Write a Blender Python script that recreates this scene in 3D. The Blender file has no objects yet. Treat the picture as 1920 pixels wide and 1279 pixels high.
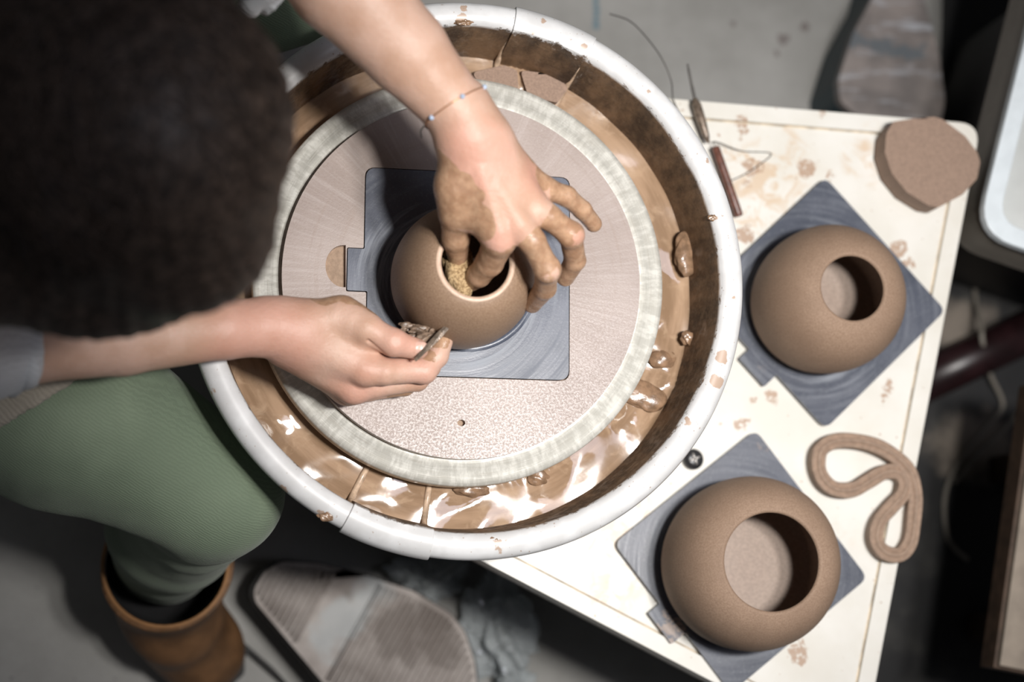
import bpy, bmesh, math, random
import numpy as np
from mathutils import Vector, Quaternion, geometry

random.seed(7); np.random.seed(7)
S = bpy.context.scene
COL = S.collection
PI = math.pi

# ------------------------------------------------------------------ camera
W = 0.53                      # height of the top of the round bat above the floor
T = W - 0.165                 # height of the white table top
FPX = 3474.0                  # focal length for a 1920 px wide frame
NAD = (300.0, 1150.0)         # where a plumb line below the camera meets the frame
DEP = 1.616
dn = Vector((NAD[0]-960, -(NAD[1]-639.5), -FPX)).normalized()
Q = dn.rotation_difference(Vector((0, 0, -1)))
def ray(px, py):
    return Q @ Vector(((px-960)/FPX, -(py-639.5)/FPX, -1.0))
CAM = Vector((0, 0, W)) - ray(870, 522)*DEP
def P(px, py, h=0.0):         # world point seen at a place in the photo, h above the bat
    d = ray(px, py); t = (W+h-CAM.z)/d.z
    return CAM + d*t
def F(px, py, z):             # the same with z above the floor
    return P(px, py, z-W)
cam = bpy.data.cameras.new('camera'); cam.lens = FPX/1920*36; cam.sensor_width = 36
co = bpy.data.objects.new('camera', cam); COL.objects.link(co)
co.location = CAM; co.rotation_mode = 'QUATERNION'; co.rotation_quaternion = Q
cam.dof.use_dof = True; cam.dof.focus_distance = 1.60; cam.dof.aperture_fstop = 2.6
cam.clip_start = 0.01
S.camera = co

# ------------------------------------------------------------------ light
S.view_settings.view_transform = 'Standard'; S.view_settings.look = 'None'
S.view_settings.gamma = 1; S.view_settings.use_curve_mapping = False
S.view_settings.exposure = 0.0
wd = bpy.data.worlds.new('world'); S.world = wd; wd.use_nodes = True
wd.node_tree.nodes['Background'].inputs[0].default_value = (0.95, 0.95, 1.0, 1)
wd.node_tree.nodes['Background'].inputs[1].default_value = 0.055
def spot(name, loc, target, energy, ang, rad, col):
    l = bpy.data.lights.new(name, 'SPOT'); l.energy = energy; l.color = col
    l.spot_size = math.radians(ang); l.spot_blend = 1.0; l.shadow_soft_size = rad
    o = bpy.data.objects.new(name, l); COL.objects.link(o); o.location = loc
    o.rotation_euler = (Vector(target)-Vector(loc)).to_track_quat('-Z', 'Y').to_euler()
    return o
spot('ceiling_spot', (0.20, -0.19, W+1.65), (0.21, 0.0, W), 96, 47, 0.06, (1.0, 0.965, 0.92))
spot('ceiling_spot', (0.38, -0.18, W+1.65), (0.27, 0.0, W), 66, 49, 0.06, (1.0, 0.97, 0.93))
al = bpy.data.lights.new('ceiling_panel', 'AREA'); al.shape = 'RECTANGLE'; al.size = 0.7; al.size_y = 0.35
al.energy = 4.5; al.color = (0.86, 0.86, 1.0)
ao = bpy.data.objects.new('ceiling_panel', al); COL.objects.link(ao); ao.location = (0.50, -0.12, W+1.72)
ao.rotation_euler = (Vector((0.1, -0.1, W))-ao.location).to_track_quat('-Z', 'Y').to_euler()

# ------------------------------------------------------------------ material helpers
class NT:
    def __init__(s, name, rough=0.5, metal=0.0, color=(0.5, 0.5, 0.5)):
        s.m = bpy.data.materials.new(name); s.m.use_nodes = True
        s.t = s.m.node_tree; s.b = s.t.nodes['Principled BSDF']
        s.b.inputs['Roughness'].default_value = rough; s.b.inputs['Metallic'].default_value = metal
        s.b.inputs['Base Color'].default_value = (*color, 1)
        s.tc = s.t.nodes.new('ShaderNodeTexCoord'); s.geo = s.t.nodes.new('ShaderNodeNewGeometry')
        s.pos = s.geo.outputs['Position']
    def n(s, kind, **k):
        nd = s.t.nodes.new('ShaderNode'+kind)
        for a, b in k.items(): setattr(nd, a, b)
        return nd
    def put(s, sock, v):
        if isinstance(v, (int, float)): sock.default_value = v
        elif isinstance(v, tuple):
            sock.default_value = (*v, 1) if len(sock.default_value) == 4 and len(v) == 3 else v
        else: s.t.links.new(v, sock)
    def math(s, op, a, b=0.0, c=None, clamp=False):
        nd = s.n('Math', operation=op, use_clamp=clamp); s.put(nd.inputs[0], a); s.put(nd.inputs[1], b)
        if c is not None: s.put(nd.inputs[2], c)
        return nd.outputs[0]
    def vmath(s, op, a, b=None):
        nd = s.n('VectorMath', operation=op); s.put(nd.inputs[0], a)
        if b is not None: s.put(nd.inputs[1], b)
        return nd.outputs['Value' if op in ('LENGTH', 'DISTANCE', 'DOT_PRODUCT') else 'Vector']
    def noise(s, scale, detail=3, rough=0.55, vec=None, dist=0.0):
        nd = s.n('TexNoise'); nd.inputs['Scale'].default_value = scale; nd.inputs['Detail'].default_value = detail
        nd.inputs['Roughness'].default_value = rough; nd.inputs['Distortion'].default_value = dist
        s.t.links.new(vec if vec is not None else s.pos, nd.inputs['Vector']); return nd.outputs['Fac']
    def noisev(s, scale):
        nd = s.n('TexNoise'); nd.inputs['Scale'].default_value = scale; nd.inputs['Detail'].default_value = 3
        s.t.links.new(s.pos, nd.inputs['Vector']); return nd.outputs['Color']
    def ss(s, v, a, b):                                         # smooth step
        nd = s.n('MapRange', interpolation_type='SMOOTHSTEP'); s.put(nd.inputs['Value'], v)
        s.put(nd.inputs['From Min'], a); s.put(nd.inputs['From Max'], b); return nd.outputs[0]
    def mix(s, f, a, b):
        nd = s.n('Mix', data_type='RGBA'); s.put(nd.inputs['Factor'], f); s.put(nd.inputs['A'] if False else nd.inputs[6], a)
        s.put(nd.inputs[7], b); return nd.outputs[2]
    def mixf(s, f, a, b):
        nd = s.n('Mix', data_type='FLOAT'); s.put(nd.inputs[0], f); s.put(nd.inputs[2], a); s.put(nd.inputs[3], b); return nd.outputs[0]
    def col(s, v): s.put(s.b.inputs['Base Color'], v); return s
    def rgh(s, v): s.put(s.b.inputs['Roughness'], v); return s
    def bump(s, h, strength=0.3, dist=0.001):
        nd = s.n('Bump'); nd.inputs['Strength'].default_value = strength; nd.inputs['Distance'].default_value = dist
        s.t.links.new(h, nd.inputs['Height']); s.t.links.new(nd.outputs[0], s.b.inputs['Normal']); return s
    def polar(s, c, kr=1.0, ka=1.0):                            # radius / angle coordinates round a centre
        sub = s.vmath('SUBTRACT', s.pos, tuple(c))
        sp = s.n('SeparateXYZ'); s.t.links.new(sub, sp.inputs[0])
        r = s.math('SQRT', s.math('ADD', s.math('MULTIPLY', sp.outputs[0], sp.outputs[0]), s.math('MULTIPLY', sp.outputs[1], sp.outputs[1])))
        ux = s.math('DIVIDE', sp.outputs[0], s.math('ADD', r, 0.001)); uy = s.math('DIVIDE', sp.outputs[1], s.math('ADD', r, 0.001))
        cb = s.n('CombineXYZ'); s.put(cb.inputs[0], s.math('MULTIPLY', ux, ka)); s.put(cb.inputs[1], s.math('MULTIPLY', uy, ka)); s.put(cb.inputs[2], s.math('MULTIPLY', r, kr))
        return cb.outputs[0], r
    def spots(s, lst, wob=0.008, soft=0.0015, scale=120):       # stains with ragged edges at given places
        nv = s.vmath('SUBTRACT', s.noisev(scale), (0.5, 0.5, 0.5))
        sc = s.n('VectorMath', operation='SCALE'); s.t.links.new(nv, sc.inputs[0]); sc.inputs['Scale'].default_value = wob*2.5
        p = s.vmath('ADD', s.pos, sc.outputs[0]); out = None
        for c, r in lst:
            d = s.vmath('DISTANCE', p, tuple(c))
            m = s.ss(d, r+soft, r-soft)
            out = m if out is None else s.math('MAXIMUM', out, m)
        return out

def simple(name, c, rough=0.6, metal=0.0, var=0.12, scale=60, bump=0.0, bscale=300, spec=None):
    m = NT(name, rough, metal)
    f = m.noise(scale, 4)
    a = tuple(x*(1-var) for x in c); b = tuple(min(1, x*(1+var)) for x in c)
    m.col(m.mix(m.ss(f, 0.3, 0.7), a, b))
    if bump: m.bump(m.noise(bscale, 3), bump, 0.0006)
    if spec is not None: m.b.inputs['Specular IOR Level'].default_value = spec
    return m

PANC = Vector((0, 0, W+0.028)) + (P(867, 525, 0.028)-P(870, 522, 0.028)); PANC.z = 0; 
_pc = P(886, 513, 0.028); PANC = Vector((_pc.x, _pc.y, 0))
_wc = P(867, 521, -0.014); WHC = Vector((_wc.x, _wc.y, 0))
RIMZ = W+0.028; SLIPZ = W-0.048
POTC1 = P(868, 517, 0.045); POTC2 = F(1552, 562, T+0.058); POTC3 = F(1407, 1057, T+0.058)
BROWN = (0.36, 0.225, 0.13)

def m_skin():
    m = NT('skin', 0.5)
    at = m.n('Attribute', attribute_name='clay'); at2 = m.n('Attribute', attribute_name='flush'); at3 = m.n('Attribute', attribute_name='nail')
    f = m.noise(26, 4); base = m.mix(m.ss(f, 0.35, 0.68), (0.54, 0.335, 0.24), (0.64, 0.425, 0.33))
    base = m.mix(m.math('MULTIPLY', at2.outputs['Fac'], 0.42), base, (0.68, 0.31, 0.24))
    fine = m.noise(650, 3); base = m.mix(m.math('MULTIPLY', m.ss(fine, 0.5, 0.75), 0.22), base, (0.52, 0.27, 0.17))
    base = m.mix(m.math('MULTIPLY', at3.outputs['Fac'], 0.7), base, (0.75, 0.50, 0.42))
    v = m.math('ADD', at.outputs['Fac'], m.math('MULTIPLY', m.math('SUBTRACT', m.noise(85, 5, 0.65), 0.5), 0.85))
    k = m.ss(v, 0.46, 0.54)
    ccol = m.mix(m.ss(m.noise(150, 4), 0.35, 0.7), (0.35, 0.20, 0.115), (0.50, 0.315, 0.195))
    m.col(m.mix(m.math('MULTIPLY', k, 0.88), base, ccol))
    m.rgh(m.mixf(k, m.mixf(at3.outputs['Fac'], 0.47, 0.2), m.mixf(m.ss(m.noise(60), 0.4, 0.6), 0.22, 0.5)))
    m.b.inputs['Subsurface Weight'].default_value = 0.12; m.b.inputs['Subsurface Scale'].default_value = 0.004
    m.b.inputs['Subsurface Radius'].default_value = (1, 0.35, 0.2)
    h = m.math('ADD', m.math('MULTIPLY', m.noise(420, 4), 0.6), m.math('MULTIPLY', m.noise(1400, 2), 0.3))
    m.bump(m.math('ADD', h, m.math('MULTIPLY', m.noise(130, 4, 0.6), 1.2)), 0.5, 0.0009); return m.m
M = {}
M['skin'] = m_skin()

def m_clay(name, c1, c2, centre, rough=0.75, ring=900):
    m = NT(name, rough)
    pv, r = m.polar(centre, 60, 1.2)
    sp = m.n('SeparateXYZ'); m.t.links.new(m.pos, sp.inputs[0])
    f = m.noise(700, 3, 0.7); g = m.noise(18, 3)
    c = m.mix(m.ss(f, 0.3, 0.72), c1, c2)
    c = m.mix(m.math('MULTIPLY', m.ss(g, 0.4, 0.7), 0.35), c, tuple(x*0.82 for x in c1))
    m.col(c)
    line = m.noise(1.0, 2, 0.5, vec=None)
    cz = m.n('CombineXYZ'); m.put(cz.inputs[2], m.math('MULTIPLY', sp.outputs[2], ring))
    ln = m.noise(1.0, 2, 0.6, vec=cz.outputs[0])
    m.bump(m.math('ADD', m.math('MULTIPLY', f, 0.8), m.math('MULTIPLY', ln, 0.5)), 0.35, 0.0007)
    return m.m
M['clay1'] = m_clay('wet brown clay', (0.25, 0.158, 0.10), (0.36, 0.245, 0.165), POTC1, 0.5)
M['clay2'] = m_clay('leather brown clay', (0.245, 0.158, 0.105), (0.35, 0.24, 0.168), POTC2)
M['clay3'] = m_clay('leather clay', (0.25, 0.163, 0.11), (0.355, 0.245, 0.173), POTC3)
M['inside'] = simple('dried slip inside pot', (0.34, 0.255, 0.205), 0.5, var=0.14, scale=420, bump=0.4, bscale=700).m
M['rimclay'] = simple('pale clay lip', (0.60, 0.43, 0.32), 0.4, var=0.1, scale=200, bump=0.3).m
M['puck'] = simple('flat clay puck', (0.29, 0.20, 0.15), 0.8, var=0.14, scale=500, bump=0.4, bscale=900).m
M['coil'] = simple('clay coil', (0.32, 0.225, 0.165), 0.7, var=0.15, scale=200, bump=0.5, bscale=500).m
M['lump'] = simple('wet clay lump', (0.25, 0.155, 0.095), 0.25, var=0.3, scale=150, bump=0.8, bscale=220).m
M['scrap'] = simple('clay shavings', (0.20, 0.14, 0.10), 0.35, var=0.35, scale=260, bump=0.8, bscale=400).m

def m_slate(name, c, dark=1.0, extra=()):
    m = NT(name, 0.38)
    pv, r = m.polar(c, 170, 0.9)
    f = m.noise(1.0, 3, 0.6, vec=pv)
    g = m.noise(420, 3, 0.7); big = m.noise(20, 3)
    col = m.mix(m.ss(big, 0.3, 0.7), tuple(x*dark for x in (0.060, 0.069, 0.094)), tuple(x*dark for x in (0.095, 0.105, 0.136)))
    near = m.ss(r, 0.098, 0.066)
    col = m.mix(m.math('MULTIPLY', m.ss(f, 0.46, 0.66), m.math('ADD', m.math('MULTIPLY', near, 0.48), 0.10)), col, (0.34, 0.37, 0.42))
    col = m.mix(m.math('MULTIPLY', m.ss(g, 0.52, 0.72), 0.22), col, (0.30, 0.325, 0.35))
    if extra: col = m.mix(m.math('MULTIPLY', m.math('MULTIPLY', m.spots(extra, 0.010, 0.003, 70), m.ss(m.noise(110, 4, 0.6, dist=1), 0.42, 0.56)), 0.85), col, (0.36, 0.28, 0.235))
    m.col(col); m.rgh(m.mixf(m.ss(f, 0.4, 0.7), 0.3, 0.5))
    m.bump(m.math('ADD', f, m.math('MULTIPLY', g, 0.3)), 0.3, 0.0005); return m.m
M['slate1'] = m_slate('slate grey plastic', POTC1, 1.25)
M['slate2'] = m_slate('slate plastic', POTC2, 1.0, [(F(1418, 692, T), 0.008), (F(1400, 460, T), 0.008), (F(1530, 800, T), 0.006)])
M['slate3'] = m_slate('slate plastic board', POTC3, 0.95, [(F(1250, 1185, T), 0.020), (F(1432, 838, T), 0.010), (F(1545, 1160, T), 0.007), (F(1180, 1040, T), 0.004)])

def m_roundbat():
    m = NT('pinkish grey bat board', 0.42)
    pv, r = m.polar((0, 0, 0), 12, 34.0)
    pr, _ = m.polar((0, 0, 0), 260, 1.5)
    rad = m.noise(1.0, 3, 0.7, vec=pv); ring = m.noise(1.0, 3, 0.6, vec=pr); g = m.noise(500, 3, 0.75); big = m.noise(9, 4)
    c = m.mix(m.ss(big, 0.35, 0.65), (0.32, 0.255, 0.228), (0.40, 0.33, 0.30))
    c = m.mix(m.math('MULTIPLY', m.ss(rad, 0.45, 0.7), 0.2), c, (0.60, 0.54, 0.52))
    c = m.mix(m.math('MULTIPLY', m.ss(ring, 0.5, 0.75), 0.3), c, (0.29, 0.21, 0.17))
    c = m.mix(m.math('MULTIPLY', m.ss(g, 0.6, 0.74), 0.35), c, (0.66, 0.63, 0.61))
    m.col(c); m.rgh(m.mixf(m.ss(g, 0.4, 0.65), 0.30, 0.6))
    m.bump(m.math('ADD', m.math('MULTIPLY', rad, 0.6), g), 0.25, 0.0005); return m.m
M['roundbat'] = m_roundbat()
M['recess'] = simple('slip filled recess', (0.52, 0.38, 0.28), 0.35, scale=200, bump=0.4).m

def m_wheelhead():
    m = NT('clay smeared aluminium', 0.36, 0.08)
    pv, r = m.polar(WHC, 60, 26.0)
    pr, _ = m.polar(WHC, 500, 5.0)
    a = m.noise(1.0, 3, 0.7, vec=pv); b = m.noise(1.0, 3, 0.6, vec=pr); big = m.noise(35, 3)
    c = m.mix(m.ss(a, 0.4, 0.66), (0.56, 0.55, 0.50), (0.74, 0.73, 0.675))
    c = m.mix(m.math('MULTIPLY', m.ss(b, 0.5, 0.75), 0.25), c, (0.38, 0.33, 0.27))
    c = m.mix(m.math('MULTIPLY', m.ss(big, 0.55, 0.75), 0.3), c, (0.46, 0.44, 0.38))
    m.col(c); m.bump(m.math('ADD', a, b), 0.3, 0.001); return m.m
M['wheelhead'] = m_wheelhead()

def panpt(ang, r=0.231, z=None):
    a = math.radians(ang); return Vector((PANC.x+r*math.cos(a), PANC.y+r*math.sin(a), RIMZ if z is None else z))
rim_spots = [(P(870, 15, 0.03), 0.004), (P(868, 38, 0.03), 0.006), (P(1019, 38, 0.03), 0.003), (P(1093, 88, 0.03), 0.0028), (P(1218, 170, 0.03), 0.0022), (P(1340, 405, 0.03), 0.0035),
             (P(607, 965, 0.02), 0.006), (P(598, 955, 0.02), 0.004), (P(401, 685, 0.02), 0.005), (P(410, 733, 0.02), 0.006), (P(436, 765, 0.02), 0.0035), (P(532, 915, 0.02), 0.004),
             (P(935, 1020, 0.02), 0.009), (P(905, 1022, 0.02), 0.006), (P(1355, 668, 0.03), 0.006), (P(1345, 715, 0.03), 0.007), (P(1290, 790, 0.03), 0.004), (P(777, 1014, 0.02), 0.003), (P(1350, 250, 0.028), 0.003),
             (P(1378, 560, .03), 0.003), (P(1240, 900, .03), 0.003), (P(1150, 950, .02), 0.006), (P(1330, 300, .03), 0.003), (P(450, 800, .02), 0.003), (P(1000, 60, .03), 0.003), (P(840, 1018, 0.02), 0.0025), (P(700, 965, 0.025), 0.002), (P(1064, 990, 0.02), 0.006), (P(1015, 998, 0.02), 0.0045), (P(1145, 945, 0.02), 0.004)]
def m_pan():
    m = NT('white pan plastic', 0.32)
    _, r = m.polar(PANC)
    sp = m.n('SeparateXYZ'); m.t.links.new(m.pos, sp.inputs[0])
    pv, _ = m.polar(PANC, 110, 6.0)
    nz = m.noise(1.0, 5, 0.7, vec=pv); n2 = m.noise(90, 5, 0.7); n3 = m.noise(14, 3)
    white = m.mix(m.ss(m.noise(40, 3), 0.4, 0.7), (0.66, 0.66, 0.66), (0.76, 0.765, 0.77))
    sp1 = m.spots(rim_spots, 0.004, 0.0006, 160)
    white = m.mix(m.math('MULTIPLY', sp1, 0.8), white, (0.45, 0.29, 0.19))
    speck = m.ss(m.noise(330, 2, 0.5), 0.70, 0.73)
    white = m.mix(m.math('MULTIPLY', speck, 0.7), white, (0.40, 0.29, 0.22))
    brown = m.mix(m.ss(nz, 0.35, 0.65), (0.05, 0.028, 0.015), (0.22, 0.132, 0.072))
    brown = m.mix(m.math('MULTIPLY', m.ss(n2, 0.55, 0.7), 0.4), brown, (0.32, 0.22, 0.14))
    # slip coats the inner wall up to a wandering line below the rolled rim
    edge = m.math('ADD', r, m.math('MULTIPLY', m.math('SUBTRACT', n2, 0.5), 0.012))
    inn = m.ss(edge, 0.2225, 0.2200)
    dn_ = m.ss(m.math('ADD', sp.outputs[2], m.math('MULTIPLY', m.math('SUBTRACT', n3, 0.5), 0.01)), RIMZ-0.003, RIMZ-0.009)
    ins = m.ss(r, 0.226, 0.2225)
    # only the wall that faces the wheel is coated, the outside stays white
    rad = m.vmath('NORMALIZE', m.vmath('MULTIPLY', m.vmath('SUBTRACT', m.pos, tuple(PANC)), (1.0, 1.0, 0.0)))
    facing = m.ss(m.vmath('DOT_PRODUCT', m.geo.outputs['True Normal'], rad), 0.5, 0.3)
    k = m.math('MULTIPLY', m.math('MAXIMUM', inn, m.math('MULTIPLY', dn_, ins)), facing)
    m.col(m.mix(k, white, brown)); m.rgh(m.mixf(k, 0.35, m.mixf(m.ss(n2, 0.4, 0.6), 0.4, 0.7)))
    m.bump(m.math('MULTIPLY', m.math('ADD', n2, nz), k), 0.6, 0.0016); return m.m
M['pan'] = m_pan()
def m_slip():
    m = NT('wet brown slip', 0.1)
    pr, r = m.polar(PANC, 70, 2.2)
    a = m.noise(14, 3, 0.5, dist=0.4); b = m.noise(60, 4, 0.6, dist=0.6); rr = m.noise(1.0, 4, 0.6, vec=pr)
    c = m.mix(m.ss(rr, 0.35, 0.7), (0.27, 0.175, 0.108), (0.43, 0.29, 0.19))
    c = m.mix(m.math('MULTIPLY', m.ss(b, 0.5, 0.72), 0.45), c, (0.56, 0.40, 0.27))
    m.col(c); m.rgh(m.mixf(m.ss(a, 0.45, 0.62), 0.05, 0.22))
    m.b.inputs['Coat Weight'].default_value = 0.3; m.b.inputs['Coat Roughness'].default_value = 0.04
    m.bump(m.math('ADD', m.math('MULTIPLY', a, 1.0), m.math('MULTIPLY', b, 0.05)), 0.15, 0.006); return m.m
M['slip'] = m_slip()

tb = [(F(1388, 228, T), 0.006), (F(1392, 250, T), 0.0045), (F(1345, 250, T), 0.0035), (F(1512, 318, T), 0.010), (F(1556, 326, T), 0.004), (F(1410, 315, T), 0.010), (F(1535, 213, T), 0.005), (F(1400, 345, T), 0.004),
      (F(1683, 468, T), 0.010), (F(1705, 495, T), 0.006), (F(1395, 440, T), 0.010), (F(1450, 745, T), 0.006), (F(1440, 735, T), 0.004), (F(1408, 752, T), 0.004), (F(1498, 1222, T), 0.011), (F(1390, 795, T), 0.008), (F(1665, 725, T), 0.005), (F(1660, 745, T), 0.004)]
tb2 = [(F(1440, 325, T), 0.045), (F(1425, 395, T), 0.035), (F(1130, 1000, T), 0.03), (F(1190, 960, T), 0.02), (F(1620, 300, T), 0.02), (F(1140, 1090, T), 0.03), (F(1560, 1010, T), 0.012)]
def m_table():
    m = NT('cream painted table top', 0.35)
    c = m.mix(m.ss(m.noise(12, 4), 0.35, 0.7), (0.71, 0.685, 0.62), (0.785, 0.77, 0.725))
    wash = m.math('MULTIPLY', m.spots(tb2, 0.03, 0.014, 30), m.ss(m.noise(45, 4, 0.6, dist=1), 0.42, 0.62))
    c = m.mix(m.math('MULTIPLY', wash, 0.62), c, (0.62, 0.42, 0.24))
    c = m.mix(m.math('MULTIPLY', m.math('MULTIPLY', m.spots(tb, 0.008, 0.001, 110), m.ss(m.noise(300, 4), 0.36, 0.5)), 0.85), c, (0.42, 0.27, 0.18))
    sp = m.ss(m.noise(170, 2, 0.5), 0.72, 0.74)
    c = m.mix(m.math('MULTIPLY', sp, 0.8), c, (0.38, 0.25, 0.16))
    m.col(c); m.bump(m.noise(500, 2), 0.06, 0.0005); return m.m
M['table'] = m_table()
M['tableedge'] = simple('grey table edge', (0.30, 0.27, 0.23), 0.5, var=0.3, scale=40).m  # mottled grey-brown, darker than the table top
M['rib'] = simple('slip coated white seam', (0.52, 0.38, 0.27), 0.25, var=0.35, scale=120).m
M['grime_shade'] = simple('brown grime line', (0.55, 0.46, 0.34), 0.6, var=0.4, scale=60).m
M['black'] = simple('black housing', (0.012, 0.012, 0.013), 0.55, var=0.3, scale=20).m
M['knob'] = simple('black knob', (0.03, 0.03, 0.032), 0.3).m
M['chrome'] = simple('dull chrome', (0.6, 0.58, 0.55), 0.3, 0.6).m
M['mat'] = None
def m_mat():
    m = NT('dusty black rubber mat', 0.7)
    a = m.noise(9, 5, 0.6); b = m.noise(60, 4)
    c = m.mix(m.ss(a, 0.5, 0.72), (0.010, 0.010, 0.011), (0.055, 0.053, 0.048))
    k = m.spots([(F(1800, 610, 0.01), 0.03), (F(1830, 830, 0.01), 0.035), (F(1795, 840, 0.01), 0.025)], 0.03, 0.02, 25)
    c = m.mix(m.math('MULTIPLY', k, 0.8), c, (0.26, 0.22, 0.18))
    m.col(c); m.bump(b, 0.4, 0.002); return m.m
M['mat'] = m_mat()
def m_floor():
    m = NT('grey concrete', 0.7)
    c = m.mix(m.ss(m.noise(5, 6, 0.6), 0.35, 0.68), (0.27, 0.265, 0.25), (0.37, 0.365, 0.35))
    c = m.mix(m.math('MULTIPLY', m.ss(m.noise(300, 3, 0.7), 0.5, 0.75), 0.3), c, (0.46, 0.45, 0.43))
    k = m.spots([(F(1470, 75, 0), 0.007), (F(1510, 50, 0), 0.006), (F(1375, 45, 0), 0.004), (F(1455, 100, 0), 0.004)], 0.006, 0.002, 90)
    c = m.mix(m.math('MULTIPLY', k, 0.6), c, (0.10, 0.07, 0.065))
    k2 = m.spots([(F(1118, y, 0), 0.004) for y in (-10, 0, 10, 20, 30, 40, 50)], 0.003, 0.001, 90)
    c = m.mix(m.math('MULTIPLY', k2, 0.8), c, (0.10, 0.19, 0.24))
    k3 = m.ss(m.noise(120, 3), 0.68, 0.74)
    c = m.mix(m.math('MULTIPLY', k3, 0.6), c, (0.1, 0.1, 0.1))
    m.col(c); m.bump(m.noise(200, 4), 0.3, 0.001); return m.m
M['floor'] = m_floor()
def m_cloth(name, c1, c2, sc=900, wv=1.0, rough=0.85):
    m = NT(name, rough)
    f = m.noise(sc, 3, 0.7); g = m.noise(9, 3)
    w = m.n('TexWave'); w.inputs['Scale'].default_value = 160*wv; w.inputs['Distortion'].default_value = 5; w.inputs['Detail'].default_value = 2; w.bands_direction = 'DIAGONAL'
    m.t.links.new(m.pos, w.inputs['Vector'])
    c = m.mix(m.ss(g, 0.3, 0.7), c1, c2)
    c = m.mix(m.math('MULTIPLY', m.math('MULTIPLY', f, w.outputs['Fac']), 0.45), c, tuple(x*0.6 for x in c1))
    m.col(c); m.bump(m.math('ADD', f, w.outputs['Fac']), 0.35, 0.0007)
    m.b.inputs['Sheen Weight'].default_value = 0.15
    return m.m
M['green'] = m_cloth('sage green twill', (0.165, 0.215, 0.145), (0.225, 0.285, 0.195))
M['shirt'] = m_cloth('pale grey cotton', (0.52, 0.54, 0.56), (0.66, 0.68, 0.70), 600, 0.6)
M['apron'] = m_cloth('beige apron cloth', (0.30, 0.27, 0.22), (0.40, 0.36, 0.30), 600, 0.6)
def m_hair():
    m = NT('dark brown hair', 0.42)
    f = m.noise(200, 3); g = m.noise(14, 2)
    m.col(m.mix(m.ss(f, 0.35, 0.7), (0.014, 0.010, 0.008), (0.095, 0.066, 0.05))); m.rgh(0.52); m.b.inputs['Specular IOR Level'].default_value = 0.35; return m.m  # lighter brown noise also puts soft highlights into the colour
M['hair'] = m_hair()
M['boot'] = simple('tan brown leather', (0.15, 0.075, 0.032), 0.6, var=0.3, scale=25, bump=0.3, bscale=300).m
M['bootedge'] = simple('boot collar edge', (0.30, 0.15, 0.06), 0.6).m
M['lining'] = simple('black boot lining', (0.008, 0.008, 0.009), 0.9).m
M['sole'] = simple('dark rubber sole', (0.015, 0.014, 0.013), 0.7).m
def m_pedal():
    m = NT('worn grey pedal rubber', 0.6)
    a = m.noise(22, 4, 0.6); b = m.noise(260, 4, 0.7)
    c = m.mix(m.ss(a, 0.3, 0.7), (0.255, 0.22, 0.20), (0.39, 0.35, 0.325))
    c = m.mix(m.math('MULTIPLY', m.ss(b, 0.5, 0.75), 0.4), c, (0.44, 0.41, 0.40))
    k = m.spots([(F(640, 1165, 0.09), 0.022), (F(668, 1140, 0.09), 0.020), (F(615, 1200, 0.09), 0.018), (F(700, 1105, 0.09), 0.02)], 0.018, 0.009, 45)
    c = m.mix(m.math('MULTIPLY', k, 0.5), c, (0.42, 0.47, 0.49))
    k = m.spots([(F(745, 1190, 0.09), 0.03), (F(800, 1150, 0.09), 0.025), (F(820, 1210, 0.09), 0.02), (F(643, 1100, 0.09), 0.012)], 0.025, 0.008, 30)
    c = m.mix(m.math('MULTIPLY', k, 0.6), c, (0.12, 0.095, 0.08))
    m.col(c); m.bump(b, 0.3, 0.001); return m.m
M['pedal'] = m_pedal()
def m_board():
    m = NT('paint worn board', 0.55)
    mp = m.n('Mapping'); mp.inputs['Scale'].default_value = (12, 70, 12); mp.inputs['Rotation'].default_value = (0, 0, 0.25); m.t.links.new(m.pos, mp.inputs['Vector'])
    a = m.noise(1.0, 5, 0.7, vec=mp.outputs[0]); b = m.noise(14, 3)
    c = m.mix(m.ss(b, 0.35, 0.65), (0.14, 0.125, 0.12), (0.27, 0.235, 0.22))
    c = m.mix(m.math('MULTIPLY', m.ss(a, 0.52, 0.7), 0.75), c, (0.44, 0.46, 0.50))
    k = m.spots([(F(x, y, 0.1), 0.010) for x, y in ((1600, 72), (1620, 76), (1640, 80), (1660, 86), (1680, 94), (1700, 98), (1720, 97))], 0.012, 0.004, 50)
    c = m.mix(m.math('MULTIPLY', k, 0.75), c, (0.09, 0.115, 0.135))
    m.col(c); m.bump(a, 0.3, 0.001); return m.m
M['board'] = m_board()
M['boardside'] = simple('dark teal edge and shade', (0.03, 0.055, 0.065), 0.6).m
M['bin'] = simple('grey beige bin', (0.30, 0.27, 0.23), 0.5, var=0.06).m
M['lid'] = simple('white lid', (0.70, 0.76, 0.80), 0.3, var=0.04).m
M['lidin'] = simple('white lid panel', (0.66, 0.68, 0.67), 0.4, var=0.06, scale=12).m
M['maroon'] = simple('dark maroon paint', (0.018, 0.007, 0.008), 0.35, var=0.4, scale=30).m
M['cable'] = simple('pale cable', (0.22, 0.20, 0.17), 0.6).m
M['wood'] = simple('grey tan board', (0.30, 0.25, 0.20), 0.6, var=0.15, scale=30, bump=0.2).m
M['woodedge'] = simple('brown wood edge', (0.07, 0.042, 0.026), 0.6, var=0.3).m
M['red'] = simple('red brown wood', (0.13, 0.052, 0.036), 0.35, var=0.35, scale=200).m
M['steel'] = simple('grey steel', (0.38, 0.36, 0.33), 0.3, 0.8, var=0.3, scale=150).m
M['steelclay'] = simple('clay coated steel', (0.19, 0.145, 0.11), 0.3, 0.3, var=0.4, scale=180, bump=0.5).m
M['wire'] = simple('dark wire', (0.06, 0.055, 0.05), 0.4, 0.5).m
M['gold'] = simple('gold chain', (0.62, 0.35, 0.2), 0.3, 0.7).m
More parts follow.
